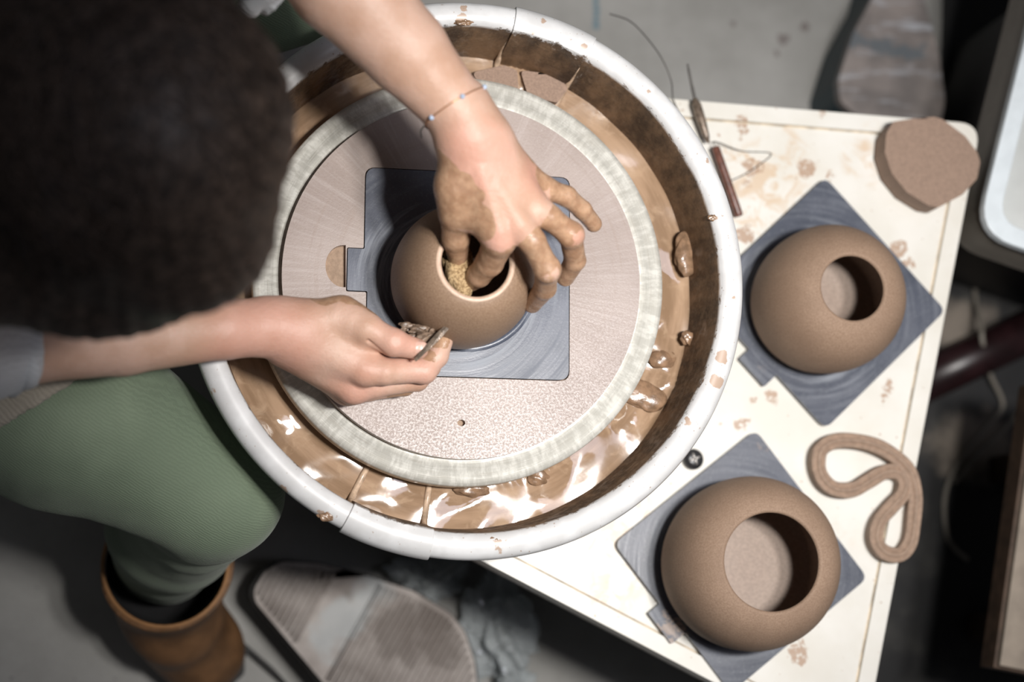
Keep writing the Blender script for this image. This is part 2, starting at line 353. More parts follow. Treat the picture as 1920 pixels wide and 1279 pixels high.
M['bead'] = simple('pale blue bead', (0.42, 0.52, 0.68), 0.15).m
def m_sponge():
    m = NT('yellow sponge', 0.9)
    f = m.noise(500, 3, 0.7)
    m.col(m.mix(m.ss(f, 0.4, 0.6), (0.30, 0.19, 0.09), (0.62, 0.44, 0.24))); m.bump(f, 1.0, 0.002); return m.m
M['sponge'] = m_sponge()
def m_plastic():
    m = NT('clear crumpled plastic', 0.06, 0, (0.75, 0.80, 0.82))
    m.b.inputs['Coat Weight'].default_value = 1; m.b.inputs['Transmission Weight'].default_value = 0.6; m.b.inputs['IOR'].default_value = 1.35
    m.bump(m.noise(60, 4, 0.6), 1.0, 0.012); return m.m
M['plastic'] = m_plastic()

# ------------------------------------------------------------------ mesh helpers
def props(o, label=None, cat=None, group=None, kind=None):
    if label: o['label'] = label
    if cat: o['category'] = cat
    if group: o['group'] = group
    if kind: o['kind'] = kind
    return o
def thing(name, loc, label, cat, group=None):
    o = bpy.data.objects.new(name, None); COL.objects.link(o); o.location = loc; o.empty_display_size = 0.02
    return props(o, label, cat, group)
def wloc(o):
    v = Vector((0, 0, 0))
    while o: v = v + o.location; o = o.parent
    return v
def obj(name, vs, fs, mat, parent=None, origin=None, smooth=True, bevel=0, subsurf=0):
    vs = np.asarray([tuple(v) for v in vs] if not isinstance(vs, np.ndarray) else vs, dtype=np.float64)
    base = wloc(parent) if parent else Vector((0, 0, 0))
    if origin is None: origin = base if parent else Vector((*vs.mean(0)[:2], vs[:, 2].min()))
    origin = Vector(origin)
    vs = vs - np.array(origin)
    me = bpy.data.meshes.new(name)
    if isinstance(fs, np.ndarray):
        n = len(fs); me.vertices.add(len(vs)); me.vertices.foreach_set('co', vs.astype(np.float32).ravel())
        me.loops.add(n*4); me.loops.foreach_set('vertex_index', fs.astype(np.int32).ravel())
        me.polygons.add(n); me.polygons.foreach_set('loop_start', np.arange(0, n*4, 4, dtype=np.int32))
        me.update(calc_edges=True); me.validate()
    else:
        me.from_pydata([tuple(v) for v in vs], [], [tuple(f) for f in fs])
        bm = bmesh.new(); bm.from_mesh(me); bmesh.ops.recalc_face_normals(bm, faces=bm.faces); bm.to_mesh(me); bm.free()
    for m in (mat if isinstance(mat, (list, tuple)) else [mat]): me.materials.append(m)
    if smooth: me.polygons.foreach_set('use_smooth', [True]*len(me.polygons))
    o = bpy.data.objects.new(name, me); COL.objects.link(o)
    if parent: o.parent = parent
    o.location = origin-base
    if bevel:
        b = o.modifiers.new('bevel', 'BEVEL'); b.width = bevel; b.segments = 3; b.limit_method = 'ANGLE'; b.angle_limit = math.radians(35)
        if smooth: b.harden_normals = True
    if subsurf: s = o.modifiers.new('sub', 'SUBSURF'); s.levels = subsurf; s.render_levels = subsurf
    return o
def plate(loops, z0, z1):
    """solid plate from a 2D outline and optional holes"""
    pts = [Vector((p[0], p[1], 0)) for L in loops for p in L]
    tris = geometry.tessellate_polygon([[Vector((p[0], p[1], 0)) for p in L] for L in loops])
    n = len(pts); vs = [(p.x, p.y, z1) for p in pts]+[(p.x, p.y, z0) for p in pts]
    fs = [tuple(t) for t in tris]+[tuple(i+n for i in reversed(t)) for t in tris]
    k = 0
    for L in loops:
        m = len(L)
        for i in range(m): a = k+i; b = k+(i+1) % m; fs.append((a, b, b+n, a+n))
        k += m
    return vs, fs
def merge(parts):
    V = []; Fc = []
    for v, f in parts:
        k = len(V); V += [tuple(x) for x in v]; Fc += [tuple(i+k for i in q) for q in f]
    return V, Fc
def rounded(poly, r, n=6):
    out = []; m = len(poly)
    for i in range(m):
        a, b, c = Vector(poly[i-1][:2]), Vector(poly[i][:2]), Vector(poly[(i+1) % m][:2])
        rr = r[i] if isinstance(r, (list, tuple)) else r
        if rr <= 0: out.append((b.x, b.y)); continue
        u = (a-b).normalized(); w = (c-b).normalized()
        ang = math.acos(max(-1, min(1, u.dot(w)))); d = min(rr/math.tan(ang/2), (a-b).length*0.49, (c-b).length*0.49)
        p0 = b+u*d; p1 = b+w*d
        for k in range(n+1):
            t = k/n; q = p0*(1-t)**2+b*2*t*(1-t)+p1*t*t; out.append((q.x, q.y))
    return out
def lathe(prof, c, seg=96, a0=0, a1=360, closed=False):
    full = abs(a1-a0) >= 359.9; na = seg if full else seg+1
    vs = []; fs = []; m = len(prof)
    for i in range(na):
        a = math.radians(a0+(a1-a0)*i/seg)
        for r, z in prof: vs.append((c[0]+r*math.cos(a), c[1]+r*math.sin(a), z))
    for i in range(seg):
        j = (i+1) % na
        for k in range(m if closed else m-1):
            k2 = (k+1) % m
            fs.append((i*m+k, j*m+k, j*m+k2, i*m+k2))
    if closed and not full:
        fs.append(tuple(range(m))); fs.append(tuple((na-1)*m+k for k in reversed(range(m))))
    return vs, fs
def tube(pts, r, n=8, closed=False, cap=True):
    pts = [Vector(p) for p in pts]; m = len(pts); vs = []; fs = []
    up = None
    for i, p in enumerate(pts):
        a = pts[(i-1) % m] if (closed or i > 0) else p; b = pts[(i+1) % m] if (closed or i < m-1) else p
        d = (b-a).normalized()
        if up is None: up = d.orthogonal().normalized()
        up = (up-d*up.dot(d)).normalized(); s = d.cross(up)
        rr = r[i] if isinstance(r, (list, tuple)) else r
        for k in range(n):
            t = 2*PI*k/n; vs.append(p+up*math.cos(t)*rr+s*math.sin(t)*rr)
    for i in range(m if closed else m-1):
        j = (i+1) % m
        for k in range(n): fs.append((i*n+k, i*n+(k+1) % n, j*n+(k+1) % n, j*n+k))
    if cap and not closed: fs.append(tuple(range(n))); fs.append(tuple((m-1)*n+k for k in range(n)))
    return vs, fs
def smoothpath(pts, k=6, closed=False):
    pts = [Vector(p) for p in pts]; m = len(pts); out = []
    for i in range(m if closed else m-1):
        g = lambda j: pts[j % m] if closed else pts[max(0, min(m-1, j))]
        p0, p1, p2, p3 = g(i-1), g(i), g(i+1), g(i+2)
        for s in range(k):
            t = s/k
            out.append(0.5*((2*p1)+(p2-p0)*t+(2*p0-5*p1+4*p2-p3)*t*t+(3*p1-p0-3*p2+p3)*t**3))
    if not closed: out.append(pts[-1])
    return out
def ball(c, r, seg=12):
    rs = (r, r, r) if isinstance(r, (int, float)) else r
    vs = []; fs = []
    for i in range(seg+1):
        a = PI*i/seg
        for j in range(seg*2):
            b = PI*j/seg; vs.append((c[0]+rs[0]*math.sin(a)*math.cos(b), c[1]+rs[1]*math.sin(a)*math.sin(b), c[2]+rs[2]*math.cos(a)))
    m = seg*2
    for i in range(seg):
        for j in range(m): fs.append((i*m+j, (i+1)*m+j, (i+1)*m+(j+1) % m, i*m+(j+1) % m))
    return vs, fs
def blob(c, r, amp=0.3, sq=(1, 1, 1), seed=0, freq=3.0, seg=22):
    rnd = random.Random(seed); ks = [(Vector((rnd.uniform(-1, 1), rnd.uniform(-1, 1), rnd.uniform(-1, 1)))*freq*(1+0.9*i), rnd.uniform(0, 6)) for i in range(6)]
    v, f = ball((0, 0, 0), 1.0, seg); out = []
    for p in v:
        p = Vector(p); d = 1+amp*sum(math.sin(k.dot(p)+ph)/(1+0.6*i) for i, (k, ph) in enumerate(ks))*0.5
        q = p*d*r; out.append((c[0]+q.x*sq[0], c[1]+q.y*sq[1], c[2]+q.z*sq[2]))
    return out, f

# ------------------------------------------------------------------ distance fields -> surfaces (for the person, cloth, boots)
def smin(a, b, k):
    h = np.clip(0.5+0.5*(b-a)/k, 0, 1); return b*(1-h)+a*h-k*h*(1-h)
class Cap:                       # tapered capsule, optionally squashed along an axis
    def __init__(s, a, b, r1, r2, sq=None, ax=None):
        s.a = np.array(a, float); s.b = np.array(b, float); s.r1 = r1; s.r2 = r2; s.sq = sq
        s.ax = None if ax is None else np.array(Vector(ax).normalized())
        m = max(r1, r2)*1.05+0.016
        s.lo = np.minimum(s.a, s.b)-m; s.hi = np.maximum(s.a, s.b)+m
    def d(s, X):
        ab = s.b-s.a; L = float(ab@ab)+1e-12
        v = X-s.a; t = np.clip((v@ab)/L, 0, 1)
        w = v-t[..., None]*ab
        if s.sq is not None:
            q = w@s.ax; dist = np.sqrt(np.maximum((w*w).sum(-1)-q*q, 0)+(q/s.sq)**2)
            return (dist-(s.r1+(s.r2-s.r1)*t))*min(1, s.sq)
        return np.sqrt((w*w).sum(-1))-(s.r1+(s.r2-s.r1)*t)
class Ell:
    def __init__(s, c, r, q=None):
        s.c = np.array(c, float); s.r = np.array(r, float); s.R = None if q is None else np.array(q.to_matrix())
        m = s.r.max()+0.016; s.lo = s.c-m; s.hi = s.c+m
    def d(s, X):
        v = X-s.c
        if s.R is not None: v = v@s.R
        k0 = np.sqrt(((v/s.r)**2).sum(-1)); k1 = np.sqrt(((v/s.r**2)**2).sum(-1))+1e-9
        return k0*(k0-1)/k1
class Grid:
    def __init__(s, lo, hi, h):
        s.h = h; s.lo = np.array(lo, float); n = np.ceil((np.array(hi)-s.lo)/h).astype(int)+1; s.n = n
        s.F = np.full(n, 0.05, np.float32)
    def sub(s, lo, hi):
        a = np.clip(((lo-s.lo)/s.h).astype(int), 0, s.n); b = np.clip(((hi-s.lo)/s.h).astype(int)+2, 0, s.n)
        if (b <= a).any(): return None
        ax = [s.lo[i]+s.h*np.arange(a[i], b[i]) for i in range(3)]
        X = np.stack(np.meshgrid(*ax, indexing='ij'), -1)
        return (slice(a[0], b[0]), slice(a[1], b[1]), slice(a[2], b[2])), X
    def union(s, prims, k, arr=None):
        arr = s.F if arr is None else arr
        for p in prims:
            r = s.sub(p.lo, p.hi)
            if r is None: continue
            sl, X = r; arr[sl] = smin(arr[sl], p.d(X).astype(np.float32), k)
        return arr
def nets(Fd, lo, h):
    ins = Fd < 0; s = np.zeros(np.array(Fd.shape)-1, np.int8)
    for i in (0, 1):
        for j in (0, 1):
            for k in (0, 1): s += ins[i:ins.shape[0]-1+i, j:ins.shape[1]-1+j, k:ins.shape[2]-1+k]
    mask = (s > 0) & (s < 8); idx = np.full(mask.shape, -1, np.int64); idx[mask] = np.arange(mask.sum())
    ijk = np.argwhere(mask); pos = np.zeros((len(ijk), 3)); cnt = np.zeros(len(ijk))
    cs = [(i, j, k) for i in (0, 1) for j in (0, 1) for k in (0, 1)]
    for a in cs:
        for b in cs:
            if sum(b)-sum(a) == 1 and all(y >= x for x, y in zip(a, b)):
                fa = Fd[tuple((ijk+a).T)]; fb = Fd[tuple((ijk+b).T)]; c = (fa < 0) != (fb < 0)
                t = np.where(c, fa/np.where(fa == fb, 1, fa-fb), 0)
                pos += (np.array(a)+t[:, None]*(np.array(b)-np.array(a)))*c[:, None]; cnt += c
    V = (ijk+pos/cnt[:, None])*h+lo; Q4 = []
    for ax in range(3):
        o1, o2 = [(1, 2), (2, 0), (0, 1)][ax]
        A = [slice(None)]*3; B = [slice(None)]*3; A[ax] = slice(0, -1); B[ax] = slice(1, None)
        ch = ins[tuple(A)] != ins[tuple(B)]; e = np.argwhere(ch)
        e = e[(e[:, o1] > 0) & (e[:, o2] > 0) & (e[:, o1] < Fd.shape[o1]-1) & (e[:, o2] < Fd.shape[o2]-1)]
        d1 = np.zeros(3, int); d1[o1] = 1; d2 = np.zeros(3, int); d2[o2] = 1
        q = np.stack([idx[tuple((e-d1-d2).T)], idx[tuple((e-d2).T)], idx[tuple(e.T)], idx[tuple((e-d1).T)]], 1)
        fl = ins[tuple(e.T)]; q[~fl] = q[~fl][:, ::-1]; Q4.append(q)
    Fc = np.concatenate(Q4); return V, Fc[(Fc >= 0).all(1)]
def mesh_from(prims, h, k, post=None, pad=0.01):
    lo = np.min([p.lo for p in prims], 0)-pad; hi = np.max([p.hi for p in prims], 0)+pad
    g = Grid(lo, hi, h); g.union(prims, k)
    if post is not None:
        sl, X = g.sub(lo-1, hi+1); g.F = post(X, g.F).astype(np.float32)
    return nets(g.F, g.lo, h)
def wrinkle(X, f, a, seed):
    r = np.random.RandomState(seed); out = 0
    for i in range(5):
        k = r.randn(3); k = k/np.linalg.norm(k)*f*(1+0.7*i); out = out+np.sin(X@k+r.rand()*6+1.2*np.sin(X@(r.randn(3)*f*0.6)))/(1+i)
    return a*out*0.5

# ================================================================== SETTING
fl = obj('floor', [(-3, -3, 0), (3, -3, 0), (3, 3, 0), (-3, 3, 0)], [(0, 1, 2, 3)], M['floor'], origin=(0, 0, 0), smooth=False); fl['kind'] = 'structure'

# ================================================================== POTTERY WHEEL MACHINE
wheel = thing('pottery_wheel', (WHC.x, WHC.y, 0), 'white topped pottery wheel with a pale turning wheel head ringed by the round bat', 'pottery wheel')
tpx = [(760, 146), (1837, 234), (1612, 1424), (520, 852)]
tp = [F(x, y, T) for x, y in tpx]; tp2 = [(p.x, p.y) for p in tp]
outer = rounded(tp2, [0.03, 0.02, 0.03, 0.05])
cen = sum((Vector(p) for p in tp2), Vector((0, 0)))/4
def inset(poly, d):
    out = []; m = len(poly)
    for i in range(m):
        a, b, c = Vector(poly[i-1]), Vector(poly[i]), Vector(poly[(i+1) % m])
        u = (b-a).normalized(); w = (c-b).normalized(); n1 = Vector((-u.y, u.x)); n2 = Vector((-w.y, w.x))
        if n1.dot(cen-b) < 0: n1 = -n1
        if n2.dot(cen-b) < 0: n2 = -n2
        bi = (n1+n2).normalized(); out.append(tuple(b+bi*d/max(0.3, bi.dot(n1))))
    return out
i1 = rounded(inset(tp2, 0.017), [0.02, 0.012, 0.02, 0.04])
i2 = rounded(inset(tp2, 0.0190), [0.02, 0.01, 0.02, 0.04])
v, f = plate([outer], T-0.028, T-0.003)
obj('table_top', v, f, M['table'], wheel, bevel=0.003)
v, f = plate([outer, i1], T-0.003, T+0.0035); obj('raised_edge', v, f, M['table'], wheel, bevel=0.0018)
v, f = plate([i1, i2], T-0.003, T-0.0018); obj('grime_shade_line', v, f, M['grime_shade'], wheel, smooth=False)  # tan strip: groove grime plus a painted shadow line along the raised edge
v, f = plate([i2], T-0.003, T); obj('table_surface', v, f, M['table'], wheel, smooth=False)
# side skirt and dark housing
v, f = plate([rounded(inset(tp2, 0.0015), 0.03)], T-0.052, T-0.028); obj('table_edge', v, f, M['tableedge'], wheel)
v, f = plate([rounded(inset(tp2, 0.022), 0.02)], 0.12, T-0.052); obj('housing', v, f, M['black'], wheel, bevel=0.004)
ins5 = inset(tp2, 0.05)
for x, y in ins5:
    v, f = lathe([(0.0, 0.0), (0.022, 0.0), (0.022, 0.012), (0.014, 0.016), (0.014, 0.12), (0, 0.12)], (x, y), 20); obj('leg', v, f, M['black'], wheel)
# wheel head with its shaft
R1 = 0.1835
prof = [(0, W-0.012), (0.160, W-0.012), (0.167, W-0.0125), (0.1675, W-0.0135), (0.177, W-0.014), (0.1825, W-0.017), (R1, W-0.022), (R1, W-0.034), (0.172, W-0.038), (0.06, W-0.040), (0.03, W-0.05), (0.02, W-0.09), (0.02, 0.3), (0, 0.3)]
v, f = lathe(prof, WHC, 160); obj('wheel_head', v, f, M['wheelhead'], wheel)
kp = F(1297, 862, T)
v, f = lathe([(0, T), (0.010, T), (0.0102, T+0.006), (0.008, T+0.010), (0.005, T+0.011), (0, T+0.011)], kp, 24); kn = obj('screw_knob', v, f, M['knob'], wheel)
cr = []
for a in range(4):
    d = Vector((math.cos(a*PI/2+0.35), math.sin(a*PI/2+0.35), 0)); c = Vector((kp.x, kp.y, T+0.0112))
    cr.append(tube([c, c+d*0.003, c+d*0.006], [0.0017, 0.0014, 0.0007], 6))
v, f = merge(cr); props(obj('star_mark', v, f, M['chrome'], kn), 'silver star on black knob')

# ================================================================== SPLASH PAN
pan = thing('splash_pan', (PANC.x, PANC.y, T), 'large round white splash pan with rolled rim around the wheel, muddy inside', 'splash pan')
RO = 0.2405
rp = [(0.196, T+0.012), (0.204, T+0.05), (0.2115, SLIPZ), (0.2165, RIMZ-0.020), (0.2178, RIMZ-0.007), (0.2195, RIMZ-0.002), (0.2235, RIMZ), (0.229, RIMZ+0.0008), (0.2345, RIMZ-0.001), (0.2385, RIMZ-0.0045), (RO, RIMZ-0.010), (RO-0.001, RIMZ-0.016), (RO-0.005, RIMZ-0.018),
      (RO-0.014, RIMZ-0.018), (0.2195, RIMZ-0.03), (0.212, T+0.08), (0.203, T+0.005), (0.19, T+0.0005), (0.05, T+0.0005), (0.05, T+0.1), (0.056, T+0.1), (0.058, T+0.012)]
PS = 1.016
v, f = lathe([(a_*PS if a_ > .1 else a_, b_) for a_, b_ in rp], PANC, 220, closed=True); obj('basin', v, f, M['pan'], pan)
def strap(a0, a1, extra=0.0022, nm='rim_joint'):
    pr = [(0.2105-extra, SLIPZ-0.01), (0.2165-extra, RIMZ-0.020), (0.2178-extra, RIMZ-0.007), (0.2195-extra*0.6, RIMZ-0.002+extra), (0.2235, RIMZ+extra), (0.229, RIMZ+0.0008+extra), (0.2345, RIMZ-0.001+extra), (0.2385+extra*.6, RIMZ-0.0045+extra*.6), (RO+extra, RIMZ-0.010), (RO+extra, RIMZ-0.019),
          (RO-0.002, RIMZ-0.019), (RO-0.002, RIMZ-0.012), (0.23, RIMZ-0.004), (0.222, RIMZ-0.004), (0.2195, RIMZ-0.01), (0.2135, SLIPZ-0.01)]
    v, f = lathe([(a_*PS, b_) for a_, b_ in pr], PANC, 24, a0, a1, closed=True); return obj(nm, v, f, M['pan'], pan, bevel=0.0008)
strap(-117.3, -99); strap(62, 80)
for a_ in (-117.3, -99, 62, 80):
    t = math.radians(a_); d = Vector((math.cos(t), math.sin(t), 0)); c_ = Vector((PANC.x, PANC.y, SLIPZ+0.0005))
    v, f = tube([c_+d*.17, c_+d*.19, c_+d*.205, c_+d*.214+Vector((0, 0, .006)), c_+d*.219+Vector((0, 0, .03)), c_+d*.2215+Vector((0, 0, .058))], [.0025, .003, .003, .0028, .0022, .0012], 10); obj('seam_rib', v, f, M['rib'], pan)
# slip pooled in the pan
vs = []; fs = []; NA, NR = 360, 26; rin, rout = 0.062, 0.2165
bumps = [(P(1225, 640, -.05), 0.014, 0.005), (P(1250, 670, -.05), 0.010, 0.006), (P(1205, 735, -.05), 0.016, 0.004), (P(1255, 720, -.05), 0.010, 0.004), (P(1010, 890, -.05), 0.012, 0.004), (P(870, 900, -.05), 0.016, 0.003), (P(960, 905, -.05), 0.010, 0.003),
         (P(530, 770, -.05), 0.015, 0.002), (P(1190, 790, -.05), 0.012, 0.003), (P(980, 150, -.05), 0.03, 0.005), (P(640, 190, -.05), 0.02, 0.002), (P(1240, 600, -.05), 0.009, 0.004)]
for i in range(NR+1):
    r = rin+(rout-rin)*i/NR
    for j in range(NA):
        a = 2*PI*j/NA; x = PANC.x+r*math.cos(a); y = PANC.y+r*math.sin(a)
        z = SLIPZ+0.0008*math.sin(9*a+r*60)*math.sin(r*130+3*a)+0.0006*math.sin(23*a+80*r)
        for c, rr, hh in bumps:
            d2 = ((x-c.x)**2+(y-c.y)**2)/(rr*rr)
            if d2 < 9: z += hh*math.exp(-d2)*(1+0.5*math.sin(x*700+y*500))
        vs.append((x, y, z))
for i in range(NR):
    for j in range(NA): fs.append((i*NA+j, i*NA+(j+1) % NA, (i+1)*NA+(j+1) % NA, (i+1)*NA+j))
props(obj('slip', vs, fs, M['slip'], origin=(PANC.x, PANC.y, SLIPZ)), 'runny brown slip pooled in the round splash pan', 'liquid clay')
lumps = [((1283, 478), 0.015, (0.75, 1.35, .35), 'long dark clay lump stuck to the right inner wall of the pan', 0.012),
         ((1243, 672), 0.010, (1.1, .9, .5), 'dark crumbly clay lump in the slip right of the wheel', 0.004),
         ((1290, 635), 0.007, (1, 1, .6), 'small clay blob at the foot of the right pan wall', 0.012),
         ((1208, 742), 0.014, (1.2, .9, .3), 'wet rounded clay lump in slip at lower right of the wheel', 0.004),
         ((1300, 700), 0.004, (.7, 1.4, .6), 'thin clay flake on the right pan wall', 0.025),
         ((880, 915), 0.012, (1.5, .6, .35), 'low clay lump in slip below the wheel, right of the pan joint', 0.003),
         ((1010, 895), 0.009, (1.3, .8, .4), 'small glossy clay lump in slip below right of the wheel', 0.004)]
for i, ((x, y), r, sq, lab, dz) in enumerate(lumps):
    c = P(x, y, -0.048+dz); v, f = blob(c, r, 0.34, sq, i+3, 1.7); props(obj('clay_lump', v, f, M['lump']), lab, 'clay lump', 'clay lumps in the splash pan')
# flat slabs of old clay lying at the far side of the pan
for i, (pts, lab) in enumerate([([(885, 136), (945, 122), (970, 132), (972, 170), (905, 168)], 'flat pinkish clay slab in the far side of the pan, left one'), ([(975, 132), (1040, 140), (1066, 165), (1045, 193), (990, 182)], 'flat pinkish clay slab in the far side of the pan, right one')]):
    q = [P(x, y, -0.036) for x, y in pts]; v, f = plate([rounded([(p.x, p.y) for p in q], 0.004)], SLIPZ-0.004, W-0.036+0.001*i)
    props(obj('clay_slab', v, f, M['puck'], bevel=0.002), lab, 'clay slab', 'clay slabs in the splash pan')
# clay splats on the rim
for i, (x, y, r, lab) in enumerate([(922, 1021, 0.0065, 'wet clay splat on the near rim of the pan'), (1341, 407, 0.004, 'clay crumb on the right rim beside the red-brown handle'), (869, 40, 0.005, 'brown clay splat on the far rim of the pan'), (611, 968, 0.0045, 'brown clay splat on the lower left rim, left of the pan joint')]):
    c = P(x, y, 0.026); v, f = blob(c, r, 0.4, (1.5, .8, .35), i+40, 3.0); props(obj('clay_splat', v, f, M['lump']), lab, 'clay splat', 'clay splats on the pan rim')

# ================================================================== ROUND BAT, SQUARE BATS
SQ = 0.0905
def square_outline(s, c, rot, tab=True, r=0.009, grow=0.0):
    s = s+grow; t0 = 0.0185+grow
    if tab: pts = [(-s, s), (-s, t0), (-s-0.0145, t0), (-s-0.0145, -t0), (-s+0.003, -t0), (-s+0.003, -t0-0.0), (-s+0.003, -s), (s, -s), (s, s)]
    else: pts = [(-s, s), (-s, -s), (s, -s), (s, s)]
    pts = [p for i, p in enumerate(pts) if i == 0 or p != pts[i-1]]
    rr = [r if (abs(p[1]) >= s-1e-6) else 0.0015 for p in pts]
    o = rounded(pts, rr, 5); ca, sa = math.cos(rot), math.sin(rot)
    return [(c[0]+x*ca-y*sa, c[1]+x*sa+y*ca) for x, y in o]
sqc = P(877, 514, 0.001)
sqrot = math.radians(-1.2)
c0 = [(0.158*math.cos(2*PI*i/160), 0.158*math.sin(2*PI*i/160)) for i in range(160)]
hole = square_outline(SQ, sqc, sqrot, True, 0.009, 0.0008)
hp = P(865, 793, 0); h2 = [(hp.x+0.0035*math.cos(2*PI*i/16), hp.y+0.0028*math.sin(2*PI*i/16)) for i in range(16)]
fc = P(644, 499, 0); semi = [(fc.x+0.0155*math.cos(a), fc.y+0.0185*math.sin(a)) for a in [PI/2+PI*i/16 for i in range(17)]]
semi = [(fc.x+0.0020, fc.y+0.0185)]+semi+[(fc.x+0.0020, fc.y-0.0185)]
bat = thing('round_bat', (0, 0, W-0.012), 'round pinkish grey throwing bat on the wheel head with a square cut-out', 'throwing bat')
# the finger hole sits beside the tab cut-out
v, f = plate([c0, hole, h2, semi], W-0.0065, W); obj('disc', v, f, M['roundbat'], bat, bevel=0.0006)
v, f = plate([[(x*0.999, y*0.999) for x, y in c0]], W-0.012, W-0.0065); obj('base_disc', v, f, M['recess'], bat)
sb = thing('square_bat', (sqc.x, sqc.y, W-0.0065), 'slate grey square bat set into the round bat under the pot being shaped', 'pottery bat', 'square slate bats')
v, f = plate([square_outline(SQ, sqc, sqrot, True)], W-0.0064, W+0.0008); obj('board', v, f, M['slate1'], sb, bevel=0.0008)
v, f = lathe([(0.0585, W+0.0008), (0.060, W+0.0022), (0.0635, W+0.0024), (0.065, W+0.0009)], P(873, 522, 0), 96); obj('slip_ring', v, f, M['slate1'], sb)

def sqbat(corners, mat, lab, z):
    pts = [F(x, y, z+0.006) for x, y in corners]                 # left, top, right, bottom
    c = sum(pts, Vector())/4
    e = (pts[1]-pts[0]).normalized(); rot = math.atan2(e.y, e.x)  # left->top edge is the local +x of the tab side
    o = square_outline(SQ, c, rot-PI/2+PI/2, True)
    s = thing('square_bat', (c.x, c.y, z), lab, 'pottery bat', 'square slate bats')
    # local -x (tab) must face the lower left edge
    w = (pts[1]-pts[0]).normalized(); rot = math.atan2(w.y, w.x)
    v, f = plate([square_outline(SQ, c, rot, True)], z, z+0.006); obj('board', v, f, mat, s, bevel=0.0012); return c, rot
# corners in the order left, top, right, bottom
c3, r3 = sqbat([(1148, 1022), (1415, 808), (1633, 1084), (1366, 1298)], M['slate3'], 'slate square bat at the near corner of the table under the wide-mouthed pot', T+.0036)
c2, r2 = sqbat([(1318, 548), (1552, 328), (1771, 589), (1537, 810)], M['slate2'], 'slate square bat at the right of the pan under the narrow-mouthed pot', T+.0036)

# ================================================================== POTS
def pot(c, z, Rm, hm, Rr, H, Rb, mat, lab, lip=None, wall=0.005, zb=0.0):
    prof = []
    # outside: base -> widest -> rim, superellipse
    N = 22
    for i in range(N+1):
        t = i/N; a = -PI/2*(1-t); r = Rb+(Rm-Rb)*math.cos(a)**0.85 if math.cos(a) > 0 else Rb
        prof.append((r, z+hm+hm*math.sin(a)))
    for i in range(1, N+1):
        t = i/N; a = PI/2*t*0.86
        r = Rr+(Rm-Rr)*((math.cos(a)-math.cos(PI/2*0.86))/(1-math.cos(PI/2*0.86)))**0.92
        prof.append((r, z+hm+(H-hm)*math.sin(a)/math.sin(PI/2*0.86)))
    outp = list(prof)
    lipp = [(Rr-wall*0.3, z+H+0.0006), (Rr-wall*0.6, z+H+0.0005), (Rr-wall*0.9, z+H-0.0003), (Rr-wall, z+H-0.002)]
    inn = [(max(0.001, r-wall), zz-0.0015) for r, zz in reversed(outp) if zz > z+0.012 and zz < z+H-0.003]
    inn += [(Rb*0.93, z+0.0105), (Rb*0.8, z+0.0085), (Rb*0.4, z+0.0080), (0.0, z+0.0085)]
    th = thing('clay_pot', (c[0], c[1], z), lab, 'clay pot', 'round clay pots')
    v, f = lathe([(0, z)]+outp, c, 128); obj('body', v, f, mat, th)
    v, f = lathe([outp[-1]]+lipp, c, 128); obj('lip', v, f, lip or mat, th)
    v, f = lathe([lipp[-1]]+inn, c, 128); obj('interior', v, f, M['inside'], th)
    return th
pot1c = P(868, 519, 0.047)
pot(pot1c, W+0.0008, 0.0605, 0.047, 0.0325, 0.112, 0.046, M['clay1'], 'round wet clay pot on the wheel with a hand inside its mouth', M['rimclay'], 0.0045)
pot(POTC2, T+0.0096, 0.0712, 0.052, 0.0355, 0.115, 0.055, M['clay2'], 'round clay pot with a small dark mouth, nearer the clay puck')
pot(POTC3, T+0.0096, 0.0815, 0.052, 0.0495, 0.112, 0.066, M['clay3'], 'widest clay pot with a large open mouth, nearest the table corner')

# ================================================================== PUCK AND COIL
pk = [(1675, 228), (1715, 222), (1752, 219), (1768, 224), (1810, 255), (1832, 285), (1838, 303), (1832, 335), (1805, 365), (1760, 389), (1740, 385), (1700, 360), (1672, 325), (1659, 285), (1662, 250)]
q = [F(x, y, T+0.032) for x, y in pk]; v, f = plate([rounded([(p.x, p.y) for p in q], 0.006, 4)], T+0.004, T+0.032)
props(obj('clay_puck', v, f, M['puck'], bevel=0.0025), 'flat rounded block of brown clay on the far right corner of the table', 'clay block')
cp = [(1535, 872), (1541, 842), (1572, 826), (1625, 830), (1668, 848), (1703, 880), (1717, 925), (1714, 975), (1707, 1018), (1688, 1040), (1660, 1036), (1644, 1012), (1650, 978), (1673, 950), (1694, 926), (1698, 903), (1684, 885), (1658, 886), (1630, 902), (1600, 918), (1567, 917), (1545, 900)]
path = smoothpath([F(x, y, T+0.018) for x, y in cp], 8, True)
cs = [(-.0060, .000), (-.0066, .004), (-.0066, .010), (-.0078, .0125), (-.0070, .0150), (-.0050, .0160), (-.0036, .0140), (-.0028, .0128), (-.0018, .0160), (-.0002, .0182), (.0018, .0165), (.0030, .0130), (.0040, .0142), (.0056, .0160), (.0072, .0146), (.0076, .0125), (.0066, .010), (.0066, .004), (.0060, 0)]
vs = []; fs = []; m = len(path); nc = len(cs)
for i, p in enumerate(path):
    d = (path[(i+1) % m]-path[i-1]).normalized(); s = Vector((-d.y, d.x, 0)); wob = 1+0.02*math.sin(i*0.5)
    for x, z in cs: vs.append((p.x+s.x*x*wob, p.y+s.y*x*wob, T+0.0036+z*(1+0.015*math.sin(i*.35))))
for i in range(m):
    for k in range(nc): fs.append((i*nc+k, ((i+1) % m)*nc+k, ((i+1) % m)*nc+(k+1) % nc, i*nc+(k+1) % nc))
props(obj('clay_coil', vs, fs, M['coil']), 'folded loop of ridged extruded clay hanging over the right table edge', 'clay coil')

